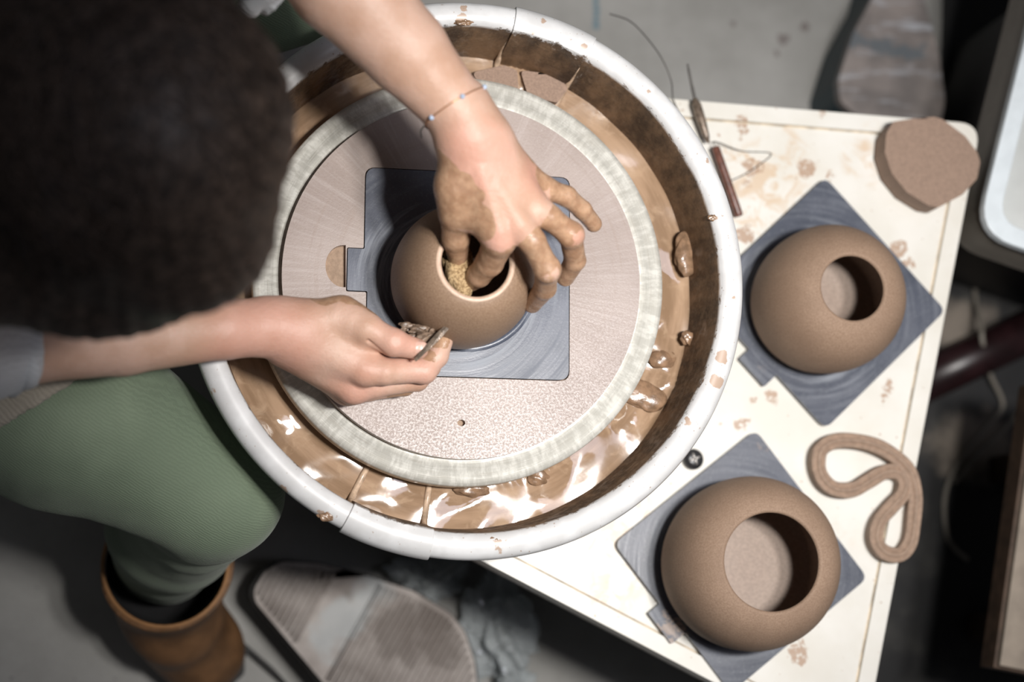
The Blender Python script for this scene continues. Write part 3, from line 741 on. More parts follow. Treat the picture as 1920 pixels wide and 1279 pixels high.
# ================================================================== TOOLS ON THE TABLE
a = F(1341, 275, T+0.012); b = F(1386, 406, T+0.009)
wt = thing('wire_cutter', (a.x, a.y, T), 'red-brown wooden handle with thin wire, lying between pan rim and table', 'clay tool')
hd = [a+(b-a)*t for t in (0, .01, .03, .3, .7, .97, .99, 1)]
v, f = tube(hd, [.0028, .0037, .0042, .0043, .0044, .0044, .0040, .0028], 16); obj('handle', v, f, M['red'], wt)
wr = smoothpath([a, F(1337, 266, T+.012), F(1350, 268, T+.012), F(1390, 283, T+.003), F(1440, 286, T+.0015), F(1444, 293, T+.0015), F(1425, 308, T+.001), F(1400, 325, T+.001), F(1372, 338, T+.002)], 8)
v, f = tube(wr, 0.0005, 6); obj('wire', v, f, M['wire'], wt)
a = F(1302, 185, T+0.014); b = F(1328, 268, T+0.014); d = (b-a)
nt = thing('needle_tool', (b.x, b.y, T), 'grey needle tool with a long thin tip leaning past the far table edge', 'clay tool')
v, f = tube([a, a+d*.15, a+d*.5, a+d*.85, b], [.0025, .0050, .0048, .0035, .0015], 12); obj('handle', v, f, M['steelclay'], nt)
v, f = tube(smoothpath([a+d*.1, F(1297, 160, T+.017), F(1289, 120, T+.022)], 6), [.0016]*6+[.0013]*5+[.0008]*2, 8); obj('needle', v, f, M['wire'], nt)
w2 = smoothpath([F(1275, 215, T+.004), F(1262, 185, T+.010), F(1258, 150, T+.020), F(1238, 105, T+.024), F(1205, 62, T+.02), (F(1178, 38, T+.015)), F(1143, 26, T+.01)], 8)
v, f = tube(w2, [0.0006]*len(w2), 6); props(obj('loose_wire', v, f, M['wire']), 'thin dark wire curving out beyond the far rim of the pan', 'wire')

# ================================================================== FLOOR THINGS
pz = 0.09
ol = [(478, 1128), (476, 1105), (496, 1072), (528, 1053), (600, 1057), (690, 1080), (775, 1108), (845, 1150), (872, 1185), (890, 1240), (900, 1330), (870, 1420), (720, 1400), (610, 1285)]
q = [F(x, y, pz) for x, y in ol]; ped = thing('foot_pedal', F(690, 1200, 0), 'ribbed worn grey foot pedal on the floor beside the brown boot', 'foot pedal')
ro = rounded([(p.x, p.y) for p in q], 0.02, 4)
cq = sum((Vector(p) for p in ro), Vector((0, 0)))/len(ro)
v, f = plate([[tuple(cq+(Vector(p)-cq)*1.03) for p in ro]], 0.0, pz-0.012); obj('base', v, f, M['sole'], ped, bevel=0.004)
v, f = plate([ro], pz-0.012, pz-0.002); obj('plate', v, f, M['pedal'], ped, bevel=0.003)
# raised ribs, clipped to the plate outline
u = (F(560, 1060, pz)-F(480, 1200, pz)); u = Vector((u.x, u.y)).normalized(); n_ = Vector((-u.y, u.x))
if n_.dot((F(900, 1250, pz)-F(560, 1060, pz)).to_2d()) < 0: n_ = -n_
org = F(475, 1110, pz).to_2d()
def clip(off):
    hits = []
    base = org+n_*off
    for i in range(len(ro)):
        a_ = Vector(ro[i-1]); b_ = Vector(ro[i]); da = (a_-base).dot(n_); db = (b_-base).dot(n_)
        if (da < 0) != (db < 0): x = a_+(b_-a_)*(da/(da-db)); hits.append((x-base).dot(u))
    return (base, min(hits), max(hits)) if len(hits) >= 2 else None
off = 0.006; ribs = []
while off < 0.42:
    t0 = 0.5*(off); sec = off
    gap = (0.068 < off < 0.112)
    if not gap:
        c = clip(off)
        if c and c[2]-c[1] > 0.01:
            base, lo_, hi_ = c; A = base+u*(lo_+0.006); B = base+u*(hi_-0.006)
            ribs.append(tube([(A.x, A.y, pz-0.0012), (B.x, B.y, pz-0.0012)], 0.0024, 8))
    off += 0.0066
v, f = merge(ribs); obj('rib_pattern', v, f, M['pedal'], ped)
for o_ in (0.064, 0.114):
    base, lo_, hi_ = clip(o_); A = base+u*(lo_+0.004); B = base+u*(hi_-0.004)
    v, f = tube([(A.x, A.y, pz-0.001), (B.x, B.y, pz-0.001)], 0.0016, 8); obj('divider_strip', v, f, M['pedal'], ped)

ol = [(1645, -20), (1600, 62), (1572, 150), (1575, 190), (1600, 212), (1640, 225), (1700, 235), (1765, 235), (1772, 190), (1762, 110), (1745, 40), (1722, -40), (1715, -140), (1680, -160)]
q = [F(x, y, 0.10) for x, y in ol]; ro = rounded([(p.x, p.y) for p in q], 0.015, 4)
fb = thing('foot_board', F(1670, 100, 0), 'paint-stained grey board with a rounded end behind the far table edge', 'board')
v, f = plate([ro], 0.085, 0.10); obj('top_board', v, f, M['board'], fb, bevel=0.003)
v, f = plate([ro], 0.0, 0.085); obj('base', v, f, M['boardside'], fb, bevel=0.002)  # teal edge; the dark block also stands in for shadow under the board

# crumpled clear plastic
for i, (x, y, r, sq, lab) in enumerate([(800, 1085, .034, (1.3, .8, .7), 'crumpled clear plastic between the foot pedal and the wheel, smaller piece'), (940, 1180, .040, (.9, 1.25, .6), 'crumpled clear plastic right of the foot pedal, larger piece'), (965, 1275, .018, (1, 1, .7), 'small clear plastic lump at the bottom edge beside the larger crumpled piece')]):
    c = F(x, y, 0.03); v, f = blob((c.x, c.y, 0.032), r, 0.55, sq, 70+i, 4.0, 30)
    v = [(a_, b_, max(0.001, z_)) for a_, b_, z_ in v]
    props(obj('plastic_bag', v, f, M['plastic'], smooth=False), lab, 'plastic bag', 'crumpled plastic on the floor')

# black mat right of the table
q = [F(x, y, 0.008) for x, y in [(1772, -60), (2300, -60), (2300, 1500), (1250, 1500), (1480, 1150), (1640, 600), (1765, 240)]]
v, f = plate([[(p.x, p.y) for p in q]], 0.0, 0.008); props(obj('floor_mat', v, f, M['mat'], smooth=False), 'dusty black mat on the floor right of the white table', 'mat')
# tote on a black stand
zb = T+0.02
L0, L1 = F(1832, 430, zb), F(1927, 50, zb); e1 = (L1-L0).to_2d().normalized(); e2 = Vector((e1.y, -e1.x))
ln, wdth = 0.42, 0.30; A = L0.to_2d()-e1*0.004
def rect(s=0.0, z=None):
    p = [A+e1*s+e2*s, A+e1*(ln-s)+e2*s, A+e1*(ln-s)+e2*(wdth-s), A+e1*s+e2*(wdth-s)]
    return [tuple(x) for x in p]
bn = thing('storage_bin', (A.x, A.y, zb-0.11), 'grey-beige storage tub with white rounded lid at the right edge', 'storage bin')
v, f = plate([rounded(rect(0.003), 0.036)], zb-0.085, zb-0.008); 
n = len(v)//2; cx = sum(Vector(p) for p in [Vector((x[0], x[1])) for x in v[:n]])/n if False else A+e1*ln/2+e2*wdth/2
v = v[:n]+[(cx.x+(x-cx.x)*0.985, cx.y+(y-cx.y)*0.985, z) for x, y, z in v[n:]]
obj('tub', v, f, M['bin'], bn, bevel=0.004)
v, f = plate([rounded(rect(0.0), 0.04), rounded(rect(0.019), 0.026)], zb-0.01, zb+0.002); obj('lid_rim', v, f, M['lid'], bn, bevel=0.003)
v, f = plate([rounded(rect(0.019), 0.026)], zb-0.01, zb-0.003); obj('lid', v, f, M['lidin'], bn)
v, f = plate([rounded(rect(0.06), 0.02)], 0.008, zb-0.085); props(obj('stand', v, f, M['black'], bevel=0.004), 'black stand on the floor underneath the white-lidded tub', 'stand')
# wooden bench at lower right
zz = T-0.03
A = F(1875, 1248, zz).to_2d(); B = F(1938, 790, zz).to_2d(); e1 = (B-A).normalized(); e2 = Vector((e1.y, -e1.x))
q = [A, A+e1*0.29, A+e1*0.29+e2*0.25, A+e2*0.25]
bch = thing('bench', (A.x, A.y, 0.0), 'grey-tan topped wooden bench with dark brown edge at the lower right', 'bench')
v, f = plate([[tuple(x) for x in q]], zz-0.008, zz); obj('bench_top', v, f, M['wood'], bch, bevel=0.001)
q2 = [A-e1*.003-e2*.003, A+e1*.293-e2*.003, A+e1*.293+e2*.253, A-e1*.003+e2*.253]
v, f = plate([[tuple(x) for x in q2]], zz-0.04, zz-0.008); obj('bench_edge', v, f, M['woodedge'], bch, bevel=0.001)
for s1, s2 in ((.06, .12), (.25, .12), (.06, .22), (.25, .22)):
    c = A+e1*s1+e2*s2; v, f = plate([[(c.x-.015, c.y-.015), (c.x+.015, c.y-.015), (c.x+.015, c.y+.015), (c.x-.015, c.y+.015)]], 0.008, zz-0.04); obj('leg', v, f, M['woodedge'], bch)
# maroon bar lying on the mat
a = F(1700, 730, 0.035); b = F(1990, 592, 0.035); d = b-a
v, f = tube([a, a+d*.003, a+d*.5, b-d*.003, b], [.022, .026, .026, .026, .022], 24); props(obj('metal_bar', v, f, M['maroon']), 'thick dark maroon bar lying right of the table', 'bar')
cb = smoothpath([F(1835, 470, .012), F(1828, 550, .012), F(1840, 610, .05), F(1842, 640, .06), F(1856, 700, .03), F(1880, 760, .012), F(1850, 800, .012), F(1800, 862, .012), F(1772, 930, .012), F(1778, 1010, .012), F(1815, 1050, .012)], 8)
v, f = tube(cb, .003, 8); props(obj('cable', v, f, M['cable']), 'thin pale cable looping over the dark mat and maroon bar', 'cable')
cb = smoothpath([F(1938, 735, .012), F(1905, 780, .012), F(1868, 820, .014), F(1835, 850, .012), F(1790, 905, .012)], 8)
v, f = tube(cb, .003, 8); props(obj('cable', v, f, M['cable']), 'short pale cord slanting across the mat below the maroon bar', 'cable')

# ================================================================== PERSON
hip = Vector((-0.66, 0.06, W-0.06))
per = thing('person', (hip.x, hip.y, 0), 'dark-haired person in pale grey rolled sleeves and green trousers shaping the pot with both hands', 'person')
V3 = lambda *a: P(*a)
# --- left hand (in the pot), wrist at the top of the picture
def chain(pts, rs, bumpr=1.0):
    return [Cap(P(*pts[i]), P(*pts[i+1]), rs[i], rs[i+1]) for i in range(len(pts)-1)]
LW = (884, 252, .172)
armL = [Cap(P(520, -170, .21), P(640, -35, .205), .038, .0405), Cap(P(640, -35, .205), P(760, 95, .19), .0405, .033), Cap(P(760, 95, .19), P(858, 208, .178), .033, .0248),
        Cap(P(858, 208, .178), P(*LW), .0248, .026), Cap(P(846, 214, .174), P(866, 255, .172), .020, .021), Cap(P(872, 196, .176), P(910, 262, .170), .020, .0215)]
palmL = [Cap(P(870, 258, .172), P(928, 425, .156), .020, .0145), Cap(P(890, 262, .172), P(968, 418, .160), .020, .0125), Cap(P(902, 262, .170), P(1002, 392, .154), .0195, .0125), Cap(P(915, 268, .166), P(1003, 350, .142), .018, .0125),
         Cap(P(872, 280, .165), P(860, 350, .155), .021, .0175), Cap(P(860, 350, .155), P(866, 392, .146), .0175, .016), Cap(P(880, 330, .155), P(930, 400, .145), .02, .018), Cap(P(900, 330, .16), P(960, 380, .150), .02, .018), Cap(P(865, 385, .148), P(915, 415, .150), .014, .014)]
fingL = {
 'thumb': chain([(859, 350, .155), (855, 402, .142), (855, 445, .122), (858, 480, .098)], [.0165, .0128, .0112, .0085]),
 'index': chain([(932, 428, .156), (936, 452, .150), (918, 492, .122), (898, 516, .103), (884, 528, .088)], [.0125, .0128, .0112, .0098, .0082]),
 'middle': chain([(972, 424, .158), (998, 452, .158), (1026, 505, .142), (1022, 540, .112), (998, 570, .075)], [.0120, .0105, .0100, .0090, .0078]),
 'ring': chain([(1004, 393, .153), (1030, 408, .154), (1070, 440, .142), (1078, 488, .114), (1060, 520, .090)], [.0115, .0100, .0097, .0088, .0078]),
 'pinky': chain([(1005, 350, .142), (1028, 356, .142), (1062, 368, .136), (1092, 394, .124), (1113, 420, .110)], [.0105, .0090, .0084, .0076, .0070]),
}
tendL = [Cap(P(900, 320, .1815), P(936, 432, .1655), .0030, .0045), Cap(P(930, 350, .1770), P(974, 418, .1655), .003, .0042), Cap(P(950, 345, .1720), P(1003, 388, .1600), .003, .0042)]
knL = [Ell(P(938, 449, .158), (.0105, .0105, .009)), Ell(P(972, 420, .164), (.009, .009, .008)), Ell(P(1004, 392, .159), (.009, .009, .0075)), Ell(P(1006, 352, .146), (.0085, .0085, .0075)), Ell(P(1028, 506, .145), (.0088, .0088, .0085)), Ell(P(1072, 440, .144), (.0088, .0088, .0085))]
# --- right hand (holding the knife)
RB = .012
armR = [Cap(P(-60, 650, .16), P(60, 645, .13), .029, .0300), Cap(P(60, 645, .13), P(230, 634, .105), .0300, .0292), Cap(P(230, 634, .105), P(420, 617, .085), .0292, .0240), Cap(P(420, 617, .085), P(520, 613, .07), .0240, .0236),
        Cap(P(500, 612, .072), P(555, 625, .066), .0245, .0255)]
palmR = [Cap(P(540, 612, .068), P(640, 598, .070), .0225, .0175), Cap(P(640, 598, .070), P(678, 612, .078), .0175, .0135), Cap(P(545, 625, .064), P(684, 690, .066), .022, .0140),
         Cap(P(545, 640, .056), P(664, 722, .046), .022, .0150), Cap(P(545, 640, .048), P(652, 726, .030), .02, .0145), Cap(P(540, 630, .045), P(640, 712, .022), .018, .0130),
         Cap(P(600, 620, .06), P(668, 660, .062), .02, .016), Cap(P(650, 610, .068), P(690, 665, .062), .014, .012), Cap(P(640, 660, .05), P(690, 690, .045), .015, .014)]
fingR = {
 'thumb': chain([(668, 606, .077), (690, 618, .081), (738, 643, .083), (784, 655, .078)], [.0138, .0122, .0108, .0086]),
 'index': chain([(686, 692, .066), (720, 697, .070), (794, 694, .062), (820, 668, .062), (832, 642, .063)], [.0130, .0112, .0102, .0090, .0075]),
 'middle': chain([(664, 724, .046), (700, 722, .048), (782, 712, .044), (806, 688, .044), (815, 668, .046)], [.0135, .0110, .0096, .0088, .0075]),
 'ring': chain([(652, 728, .031), (690, 728, .031), (758, 722, .028), (775, 698, .028), (778, 680, .032)], [.0135, .0108, .0092, .0086, .0075]),
 'pinky': chain([(640, 714, .022), (680, 722, .018), (732, 720, .015), (748, 700, .017), (750, 685, .02)], [.0125, .0098, .0084, .0078, .007]),
}
knR = [Ell(P(686, 696, .070), (.010, .009, .009)), Ell(P(664, 731, .050), (.0105, .0095, .0095)), Ell(P(796, 697, .064), (.0088, .0088, .0085)), Ell(P(738, 641, .086), (.0095, .009, .008))]
nails = [(P(789, 650, .0865), (.0062, .0048, .0016), 'R'), ]
hidden = {}
def hand_mesh(arm, palm, fing, kn, tend, h=0.00125, nl=None, creases=()):
    allp = arm+palm+[c for f_ in fing.values() for c in f_]
    lo = np.min([p.lo for p in allp], 0)-0.004; hi = np.max([p.hi for p in allp], 0)+0.004
    g = Grid(lo, hi, h); g.union(arm, 0.005); base = g.F; g.union(palm, 0.009)
    g.union(tend, 0.006); g.union(kn[:], 0.006)
    out = base.copy()
    for nme, ch in fing.items():
        arr = np.full(g.n, 0.05, np.float32); g.union(ch, 0.0028, arr)
        flo = np.min([p.lo for p in ch], 0)-.004; fhi = np.max([p.hi for p in ch], 0)+.004
        sl, X = g.sub(flo, fhi); out[sl] = np.minimum(out[sl], smin(base[sl], arr[sl], 0.0065))
    for c, rad, dep in creases:
        cp_ = Cap(c[0], c[1], rad, rad); r_ = g.sub(cp_.lo, cp_.hi)
        if r_: sl, X = r_; d = cp_.d(X); out[sl] = -smin(-out[sl], d, 0.002)
    if nl:
        for c, rad in nl:
            e = Ell(c, rad); sl, X = g.sub(e.lo, e.hi); out[sl] = smin(out[sl], e.d(X).astype(np.float32), 0.0008)
    return nets(out, g.lo, h)
def fd(prims, X):
    return np.min([p.d(X) for p in prims], 0)
crL = [((P(862, 300, .19), P(862, 300, .19)), .0001, 0)]
crL = [((P(874, 415, .170), P(884, 448, .150)), .0022, 0), ((P(886, 440, .158), P(910, 440, .172)), .0012, 0)]
VL, FL_ = hand_mesh(armL, palmL, fingL, knL, tendL, creases=crL)
crR = [((P(690, 637, .088), P(722, 668, .085)), .0012, 0), ((P(742, 634, .0968), P(746, 652, .0955)), .0007, 0), ((P(736, 632, .0972), P(740, 650, .0962)), .0006, 0)]
VR, FR_ = hand_mesh(armR, palmR, fingR, knR, [], nl=[(P(790, 651, .0862), (.0060, .0050, .0022))], creases=crR)
# --- the rest of the body under the clothes
HC = P(226, 235, .46)
shR = Vector((-0.50, -0.14, W+0.34)); shL = Vector((-0.46, 0.20, W+0.34)); elR = P(-40, 650, .15); elL = P(530, -160, .21)
kneeR = P(405, 925, -.085); kneeL = P(640, -70, -.085); hpR = Vector((-0.62, 0.02, W-.055)); hpL = Vector((-0.62, 0.15, W-.055))
ankR = F(305, 1060, .09); ankL = Vector((kneeL.x-0.14, kneeL.y+0.05, .09))
neck = HC+Vector((-0.10, 0.0, -0.05)); chest = Vector((-0.50, 0.03, W+0.27))
body = [Cap(hip, chest, .11, .12), Cap(chest, neck, .07, .048), Cap(neck, HC+Vector((-.02, 0, -.02)), .05, .055), Cap(shR, shL, .05, .05),
        Cap(shR, elR, .040, .028), Cap(shL, elL, .045, .038), Cap(elR, P(20, 647, .14), .027, .027), Cap(elL, P(580, -105, .207), .036, .037),
        Cap(hpR, kneeR, .07, .045), Cap(hpL, kneeL, .07, .045), Cap(kneeR, ankR, .045, .032), Cap(kneeL, ankL, .045, .032),
        Ell(HC, (.092, .075, .078)), Ell(HC+Vector((.035, 0, -.045)), (.05, .055, .06))]
# face turned down towards the pot: brow, nose, mouth, chin, ears
fdn = Vector((0.5, 0.0, -0.86)); fup = Vector((0.86, 0, 0.5)); fcn = HC+Vector((.03, 0, -.05))
body += [Cap(fcn+fup*.01+fdn*.05, fcn-fup*.015+fdn*.068, .008, .012), Cap(fcn-fup*.035+fdn*.052+Vector((0, -.016, 0)), fcn-fup*.035+fdn*.052+Vector((0, .016, 0)), .006, .006), Ell(fcn-fup*.06+fdn*.03, (.022, .025, .022)),
         Cap(fcn+fup*.028+fdn*.045+Vector((0, -.03, 0)), fcn+fup*.028+fdn*.045+Vector((0, .03, 0)), .009, .009), Ell(HC+Vector((0, .077, -.03)), (.02, .008, .028)), Ell(HC+Vector((0, -.077, -.03)), (.02, .008, .028))]
VB, FB = mesh_from(body, 0.005, 0.012)
Vall = np.concatenate([VL, VR, VB]); Fall = np.concatenate([FL_, FR_+len(VL), FB+len(VL)+len(VR)])
bodyo = obj('body', Vall, Fall, M['skin'], per)
clay = np.zeros(len(Vall)); flush = np.zeros(len(Vall)); nail = np.zeros(len(Vall))
X = VL; s0 = slice(0, len(VL)); s1 = slice(len(VL), len(VL)+len(VR))
def near(X, c, r, soft): return np.clip((r-np.linalg.norm(X-np.array(c), axis=1))/soft+0.5, 0, 1)
cl = np.zeros(len(X))
for nme, a_, w_ in (('thumb', .003, .95), ('index', .0015, .95), ('middle', .0035, .80), ('ring', .0035, .70), ('pinky', .0035, .72)):
    d = fd(fingL[nme][1:], X); cl = np.maximum(cl, w_*np.clip(1-(d-0.001)/0.004, 0, 1))
for c, r in ((P(832, 300, .165), .014), (P(826, 335, .16), .024), (P(838, 375, .16), .024), (P(868, 345, .172), .012), (P(884, 362, .172), .010), (P(898, 366, .176), .006), (P(872, 400, .165), .017), (P(898, 412, .168), .013), (P(905, 425, .165), .012), (P(838, 270, .17), .010), (P(1006, 340, .15), .012), (P(985, 300, .155), .008), (P(925, 455, .14), .014)):
    cl = np.maximum(cl, near(X, c, r, .004)*.95)
clay[s0] = cl
fx = np.zeros(len(X))
for c, r in ((P(940, 452, .17), .016), (P(1005, 330, .165), .015), (P(880, 270, .19), .02), (P(1072, 440, .15), .012), (P(880, 480, .1), .02), (P(900, 300, .19), .03)): fx = np.maximum(fx, near(X, c, r, .02))
flush[s0] = fx
X = VR; cl = np.zeros(len(X))
for c, r in ((P(615, 565, .07), .018), (P(650, 566, .07), .018), (P(675, 577, .075), .012), (P(695, 590, .078), .010), (P(800, 650, .08), .006), (P(825, 640, .065), .010), (P(805, 672, .067), .008), (P(760, 735, .03), .018), (P(585, 562, .07), .008)): cl = np.maximum(cl, near(X, c, r, .005)*.9)
clay[s1] = cl*0.8
fx = np.zeros(len(X))
for c, r in ((P(664, 740, .06), .022), (P(686, 700, .08), .012), (P(480, 650, .08), .05), (P(795, 700, .07), .012), (P(760, 640, .09), .02), (P(550, 640, .09), .02)): fx = np.maximum(fx, near(X, c, r, .03))
flush[s1] = fx
nail[s1] = (np.abs(Ell(P(790, 651, .0862), (.0060, .0050, .0022)).d(X)) < .0007)*1.0
for nm, arr in (('clay', clay), ('flush', flush), ('nail', nail)):
    at = bodyo.data.attributes.new(nm, 'FLOAT', 'POINT'); at.data.foreach_set('value', arr.astype(np.float32))

# bracelet round the upper wrist
aw = P(800, 232, .178); bw = P(906, 168, .18); cw = P(853, 201, .178); axis = (P(*LW)-P(700, 30, .19)).normalized()
axis = ((bw-aw).normalized()*0.0+axis); ux = (bw-aw).normalized(); ux = (ux-axis*0).normalized(); uz = Vector((0, 0, 1)); uz = (uz-ux*uz.dot(ux)).normalized()
ring = []
allL = armL
for i in range(64):
    t = 2*PI*i/64; d = ux*math.cos(t)+uz*math.sin(t); lo_, hi_ = 0.0, 0.05
    for _ in range(22):
        mid = (lo_+hi_)/2; p = cw+d*mid
        g_ = None
        for pr_ in allL: q_ = pr_.d(np.array([p])); g_ = q_ if g_ is None else smin(g_, q_, .005)
        if g_[0] < 0: lo_ = mid
        else: hi_ = mid
    ring.append(cw+d*(lo_+0.0007))
v, f = tube(ring, 0.00055, 6, closed=True); br = obj('bracelet', v, f, M['gold'], per); br['label'] = 'thin gold chain bracelet with blue beads'
for i in (4, 15, 26, 38, 50):
    v, f = ball(ring[i], 0.0021, 8); obj('bead', v, f, M['bead'], br)
e = ring[32]; v, f = tube(smoothpath([e, e+Vector((-.003, -.004, -.002)), e+Vector((-.002, -.009, -.005))], 4), 0.0007, 6); obj('knot', v, f, M['wire'], br)

# trousers
tr = [Cap(hip, hip+Vector((.02, 0, .05)), .145, .135), Cap(hpR, P(120, 768, -.065), .098, .086), Cap(P(120, 768, -.065), kneeR, .086, .058), Cap(hpL, kneeL, .09, .062), Cap(kneeR, F(325, 985, .26), .058, .063), Cap(F(325, 985, .26), F(308, 1035, .15), .063, .054), Cap(kneeL, ankL+Vector((0, 0, .07)), .060, .05)]
fold = Cap(P(240, 1010, -.10), P(380, 1050, -.12), .003, .003)
def tp_(X, Fd): return Fd+wrinkle(X, 28, .0028, 3)+wrinkle(X, 70, .0008, 9)
v, f = mesh_from(tr, 0.004, 0.014, tp_); obj('trousers', v, f, M['green'], per)['label'] = 'sage green twill trousers'
# apron lying over the lap
ap = []; lapc = [(-0.80, 0.0)]
AX = [Cap(hpR, P(120, 768, -.065), .103, .0905), Cap(P(120, 768, -.065), kneeR, .0905, .060), Cap(hip, hip+Vector((.02, 0, .05)), .15, .14), Cap(hpR+Vector((0, 0, .01)), hpL+Vector((0, 0, .01)), .11, .1)]
e0 = P(126, 700, .015); e1_ = P(70, 765, .02); e2_ = P(-10, 815, .0)
def ap_(X, Fd):
    Fd = Fd+wrinkle(X, 30, .002, 5); Fd = np.maximum(Fd, -(Fd+.006))
    dd = np.array([e0.x-e2_.x, e0.y-e2_.y]); nn = np.array([dd[1], -dd[0]]); nn = nn/np.linalg.norm(nn)
    if (np.array([kneeR.x, kneeR.y])-np.array([e2_.x, e2_.y]))@nn < 0: nn = -nn
    k = (X[..., 0]-e2_.x)*nn[0]+(X[..., 1]-e2_.y)*nn[1]
    k = k-0.012*np.sin((X[..., 0]-e2_.x)*18)
    return np.maximum(np.maximum(Fd, k), W-.10-X[..., 2])
v, f = mesh_from(AX, 0.004, 0.02, ap_); obj('apron', v, f, M['apron'], per)['label'] = 'beige cloth apron over the lap'
# shirt with rolled sleeves
hemR = P(58, 642, .13); hemL = P(566, -66, .205)
dR = (hemR-P(200, 632, .11)).normalized(); dL = (hemL-P(700, 30, .19)).normalized()
sh = [Cap(hip+Vector((0, 0, .02)), chest, .135, .145), Cap(chest, neck, .09, .058), Cap(shR, shL, .068, .068), Cap(shR, elR, .060, .038), Cap(elR, hemR, .038, .0375), Cap(shL, elL, .064, .052), Cap(elL, hemL, .052, .050)]
cuffR = Cap(hemR+dR*.012, hemR+dR*.024, .0475, .047)
def sh_(X, Fd):
    Fd = Fd+wrinkle(X, 45, .0035, 11)
    for h_, d_ in ((hemR, dR), (hemL, dL)):
        k = -((X-np.array(h_))@np.array(d_)); m_ = np.linalg.norm(X-np.array(h_), axis=-1) < .09
        Fd = np.where(m_, np.maximum(Fd, k), Fd)
    return Fd
v, f = mesh_from(sh, 0.004, 0.02, sh_); so = obj('shirt', v, f, M['shirt'], per); so['label'] = 'pale grey cotton shirt'
for h_, d_, nm in ((hemR, dR, 'R'), (hemL, dL, 'L')):
    cr_ = .0345 if nm == 'R' else .0465
    u1 = d_.orthogonal().normalized(); u2 = d_.cross(u1); pts = []
    for i in range(40):
        t = 2*PI*i/40; pts.append(h_+d_*(.012+.003*math.sin(3*t))+(u1*math.cos(t)+u2*math.sin(t))*(cr_+.0015*math.sin(5*t)))
    prs = tube(pts, [(.0060 if nm == 'R' else .0085)+.001*math.sin(i*.8) for i in range(40)], 12, closed=True)
    obj('sleeve_cuff', prs[0], prs[1], M['shirt'], so)

# hair: a full mass plus combed strands
hq = Quaternion((0, 0, 1), 0.0)
hair = [Ell(HC, (.105, .098, .095)), Ell(P(120, 90, .44), (.10, .09, .08)), Ell(P(110, 380, .40), (.085, .066, .08)), Ell(P(-40, 310, .38), (.09, .078, .08)), Ell(P(225, 540, .36), (.052, .030, .045)), Ell(P(140, 480, .37), (.06, .05, .05)), Ell(P(30, 60, .40), (.12, .12, .08)), Ell(P(-60, 250, .40), (.12, .12, .09)), Ell(P(330, 430, .42), (.062, .055, .06))]
def hr_(X, Fd):
    a_ = np.arctan2(X[..., 1]-HC.y, X[..., 0]-HC.x); r_ = np.hypot(X[..., 0]-HC.x+.06, X[..., 1]-HC.y-.03)
    return Fd+.0006*np.sin(a_*38+2.5*np.sin(r_*40))+.0005*np.sin(a_*71+3*np.sin(r_*55+1))
v, f = mesh_from(hair, 0.003, 0.022, hr_); ho = obj('hair', v, f, M['hair'], per); ho['label'] = 'dark brown hair'
st = []; rnd = random.Random(5); crown = HC+Vector((-.06, .03, .06))
def hsd(p):
    g_ = None; Xp = np.array([p])
    for e_ in hair: q_ = e_.d(Xp); g_ = q_ if g_ is None else smin(g_, q_, .022)
    return float(g_[0])
for i in range(420):
    a_ = rnd.uniform(0, 2*PI); p = crown+Vector((rnd.uniform(-.07, .07), rnd.uniform(-.07, .07), 0)); d = Vector((math.cos(a_), math.sin(a_), 0))
    pts = []; sw = rnd.uniform(-.25, .25)
    for s_ in range(11):
        for _ in range(3):
            dd = hsd(p); n__ = (p-(HC+Vector((-.04, 0, -.05)))).normalized(); p = p-n__*(dd-.0012)
        pts.append(p.copy()); n__ = (p-(HC+Vector((-.04, 0, -.05)))).normalized()
        d = (d+Vector((d.y, -d.x, 0))*sw*.3); d = (d-n__*d.dot(n__)).normalized(); p = p+d*.013
    st.append(tube(pts, [.0011*(1-abs(k_-5)/7) for k_ in range(11)], 4, cap=False))
v, f = merge(st); so_ = obj('hair_strands', v, f, M['hair'], ho); so_['kind'] = 'stuff'

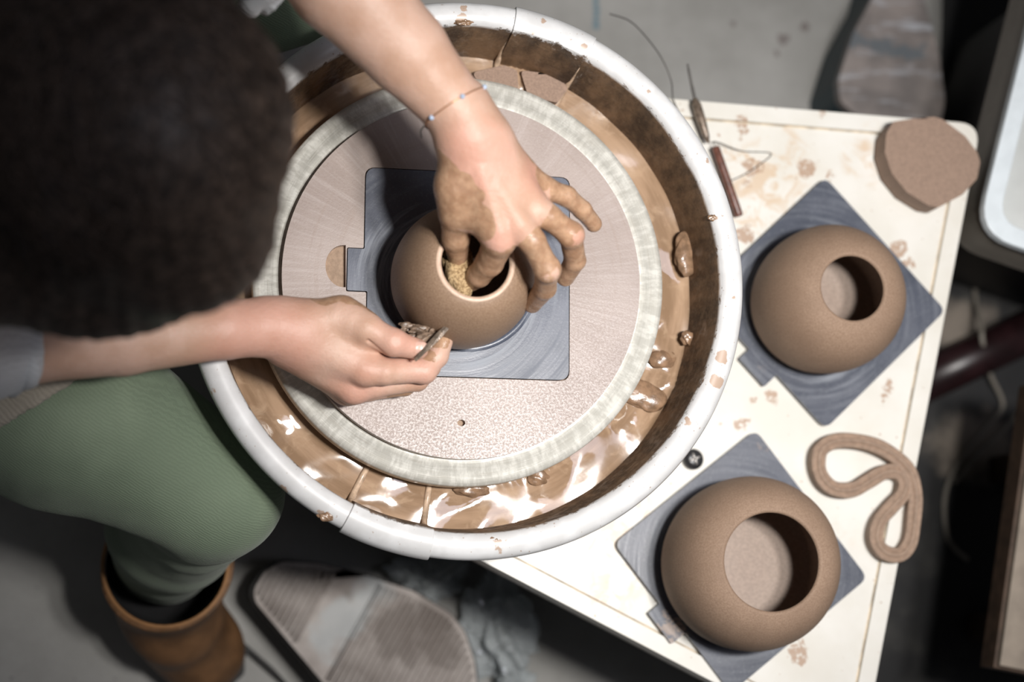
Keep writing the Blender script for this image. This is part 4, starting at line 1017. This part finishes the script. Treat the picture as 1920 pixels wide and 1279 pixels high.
# boots
def boot(heel, toe, ank, nm):
    d = (toe-heel); L = d.length; d.normalize(); z = Vector((0, 0, 1)); top = Vector((ank.x, ank.y, .205))
    b = thing(nm, (heel.x, heel.y, 0), '', '') if False else None
    col = [Cap(Vector((heel.x, heel.y, .05))+d*.045, top, .045, .068), Cap(Vector((heel.x, heel.y, .045))+d*.04, Vector((heel.x, heel.y, .05))+d*(L-.055), .042, .046), Cap(Vector((heel.x, heel.y, .11))+d*.06, Vector((heel.x, heel.y, .05))+d*(L-.08), .05, .045)]
    def cut(X, Fd):
        tz = .195+.02*((X-np.array(top))@np.array(d))/.06
        inner = np.linalg.norm((X-np.array(top))[..., :2], axis=-1)-(.060)
        inner = np.maximum(inner, .10-X[..., 2])
        Fd = np.maximum(Fd, X[..., 2]-tz); Fd = np.maximum(Fd, -inner); return np.maximum(Fd, .018-X[..., 2])
    v, f = mesh_from(col, 0.003, .02, cut); o = obj('boot', v, f, M['boot'], per); o['label'] = 'brown leather ankle boot'
    # black lining
    N = 48; vs = []; fs = []
    for i in range(N):
        t = 2*PI*i/N
        for zz_, rr_ in ((.192, .0595), (.15, .059), (.102, .055), (.102, .0)):
            c_ = Vector((top.x+rr_*math.cos(t), top.y+rr_*math.sin(t), zz_)); 
            if zz_ > .19: c_.z += .02*((c_-top).dot(d))/.06
            vs.append(c_)
    for i in range(N):
        for k_ in range(3): fs.append((i*4+k_, ((i+1) % N)*4+k_, ((i+1) % N)*4+k_+1, i*4+k_+1))
    obj('boot_lining', vs, fs, M['lining'], o)
    pts = []
    for i in range(48):
        t = 2*PI*i/48; q_ = Vector((top.x+.062*math.cos(t), top.y+.062*math.sin(t), .195)); q_.z += .02*((q_-top).dot(d))/.06; pts.append(q_)
    v, f = tube(pts, .0022, 8, closed=True); obj('collar_edge', v, f, M['bootedge'], o)
    sol = []; nrm = Vector((-d.y, d.x, 0))
    for t, w_ in ((0, .025), (.03, .040), (.1, .036), (.17, .045), (.22, .046), (L-.025, .036), (L-.004, .018)): sol.append((t, w_))
    ol_ = [heel+d*t+nrm*w_ for t, w_ in sol]+[heel+d*t-nrm*w_ for t, w_ in reversed(sol)]
    v, f = plate([rounded([(p.x, p.y) for p in ol_], .01, 4)], 0, .02); obj('boot_sole', v, f, M['sole'], o, bevel=.002)
boot(F(258, 1085, .02), F(440, 1290, .02), F(310, 1058, .2), 'boot')
boot(Vector((ankL.x-.03, ankL.y-.03, 0)), Vector((ankL.x+.06, ankL.y+.22, 0)), ankL, 'boot')

# ================================================================== THINGS HELD
c = P(862, 508, .088); v, f = blob(c, .0165, .22, (.85, 1.35, .75), 91, 2.2, 24)
props(obj('sponge', v, f, M['sponge']), 'yellow porous sponge pinched between thumb and finger inside the wet pot', 'sponge')
# steel knife
a = P(778, 676, .089); b = P(868, 582, .086); d = (b-a); L = d.length; d.normalize(); s = Vector((-d.y, d.x, 0)).normalized()
kn = []; fs = []
st_ = [(0, .0014), (.25, .0022), (.5, .0027), (.65, .0022), (.8, .0011), (1, .0001)]
vs = []
for t, w_ in st_:
    c_ = a+d*L*t
    vs += [c_-s*w_+Vector((0, 0, .0002)), c_+Vector((0, 0, .0012*(1-t*.7))), c_+s*w_+Vector((0, 0, .0002)), c_-Vector((0, 0, .0008*(1-t*.7)))]
for i in range(len(st_)-1):
    for k_ in range(4): fs.append((i*4+k_, i*4+(k_+1) % 4, (i+1)*4+(k_+1) % 4, (i+1)*4+k_))
fs.append((0, 1, 2, 3)); fs.append(tuple(len(vs)-4+k_ for k_ in range(4)))
kt = thing('trimming_knife', a, 'thin pointed steel trimming knife held in the lower hand against the pot', 'clay tool')
obj('blade', vs, fs, M['steelclay'], kt, smooth=False)
v, f = merge([blob(P(790, 622, .068), .0085, .6, (1.5, .75, .5), 21, 2.4, 20), blob(P(812, 618, .072), .006, .6, (1.1, .8, .6), 24, 2.4, 18), blob(P(768, 614, .064), .006, .6, (1.5, .7, .4), 22, 2.4, 18), blob(P(780, 636, .070), .006, .5, (1.6, .7, .5), 29, 2.4, 18), blob(P(800, 634, .076), .0055, .5, (1.4, .9, .5), 27, 2.4, 18)])
props(obj('clay_shavings', v, f, M['scrap']), 'ragged wet clay shavings gathered on the knife against the pot', 'clay shavings')
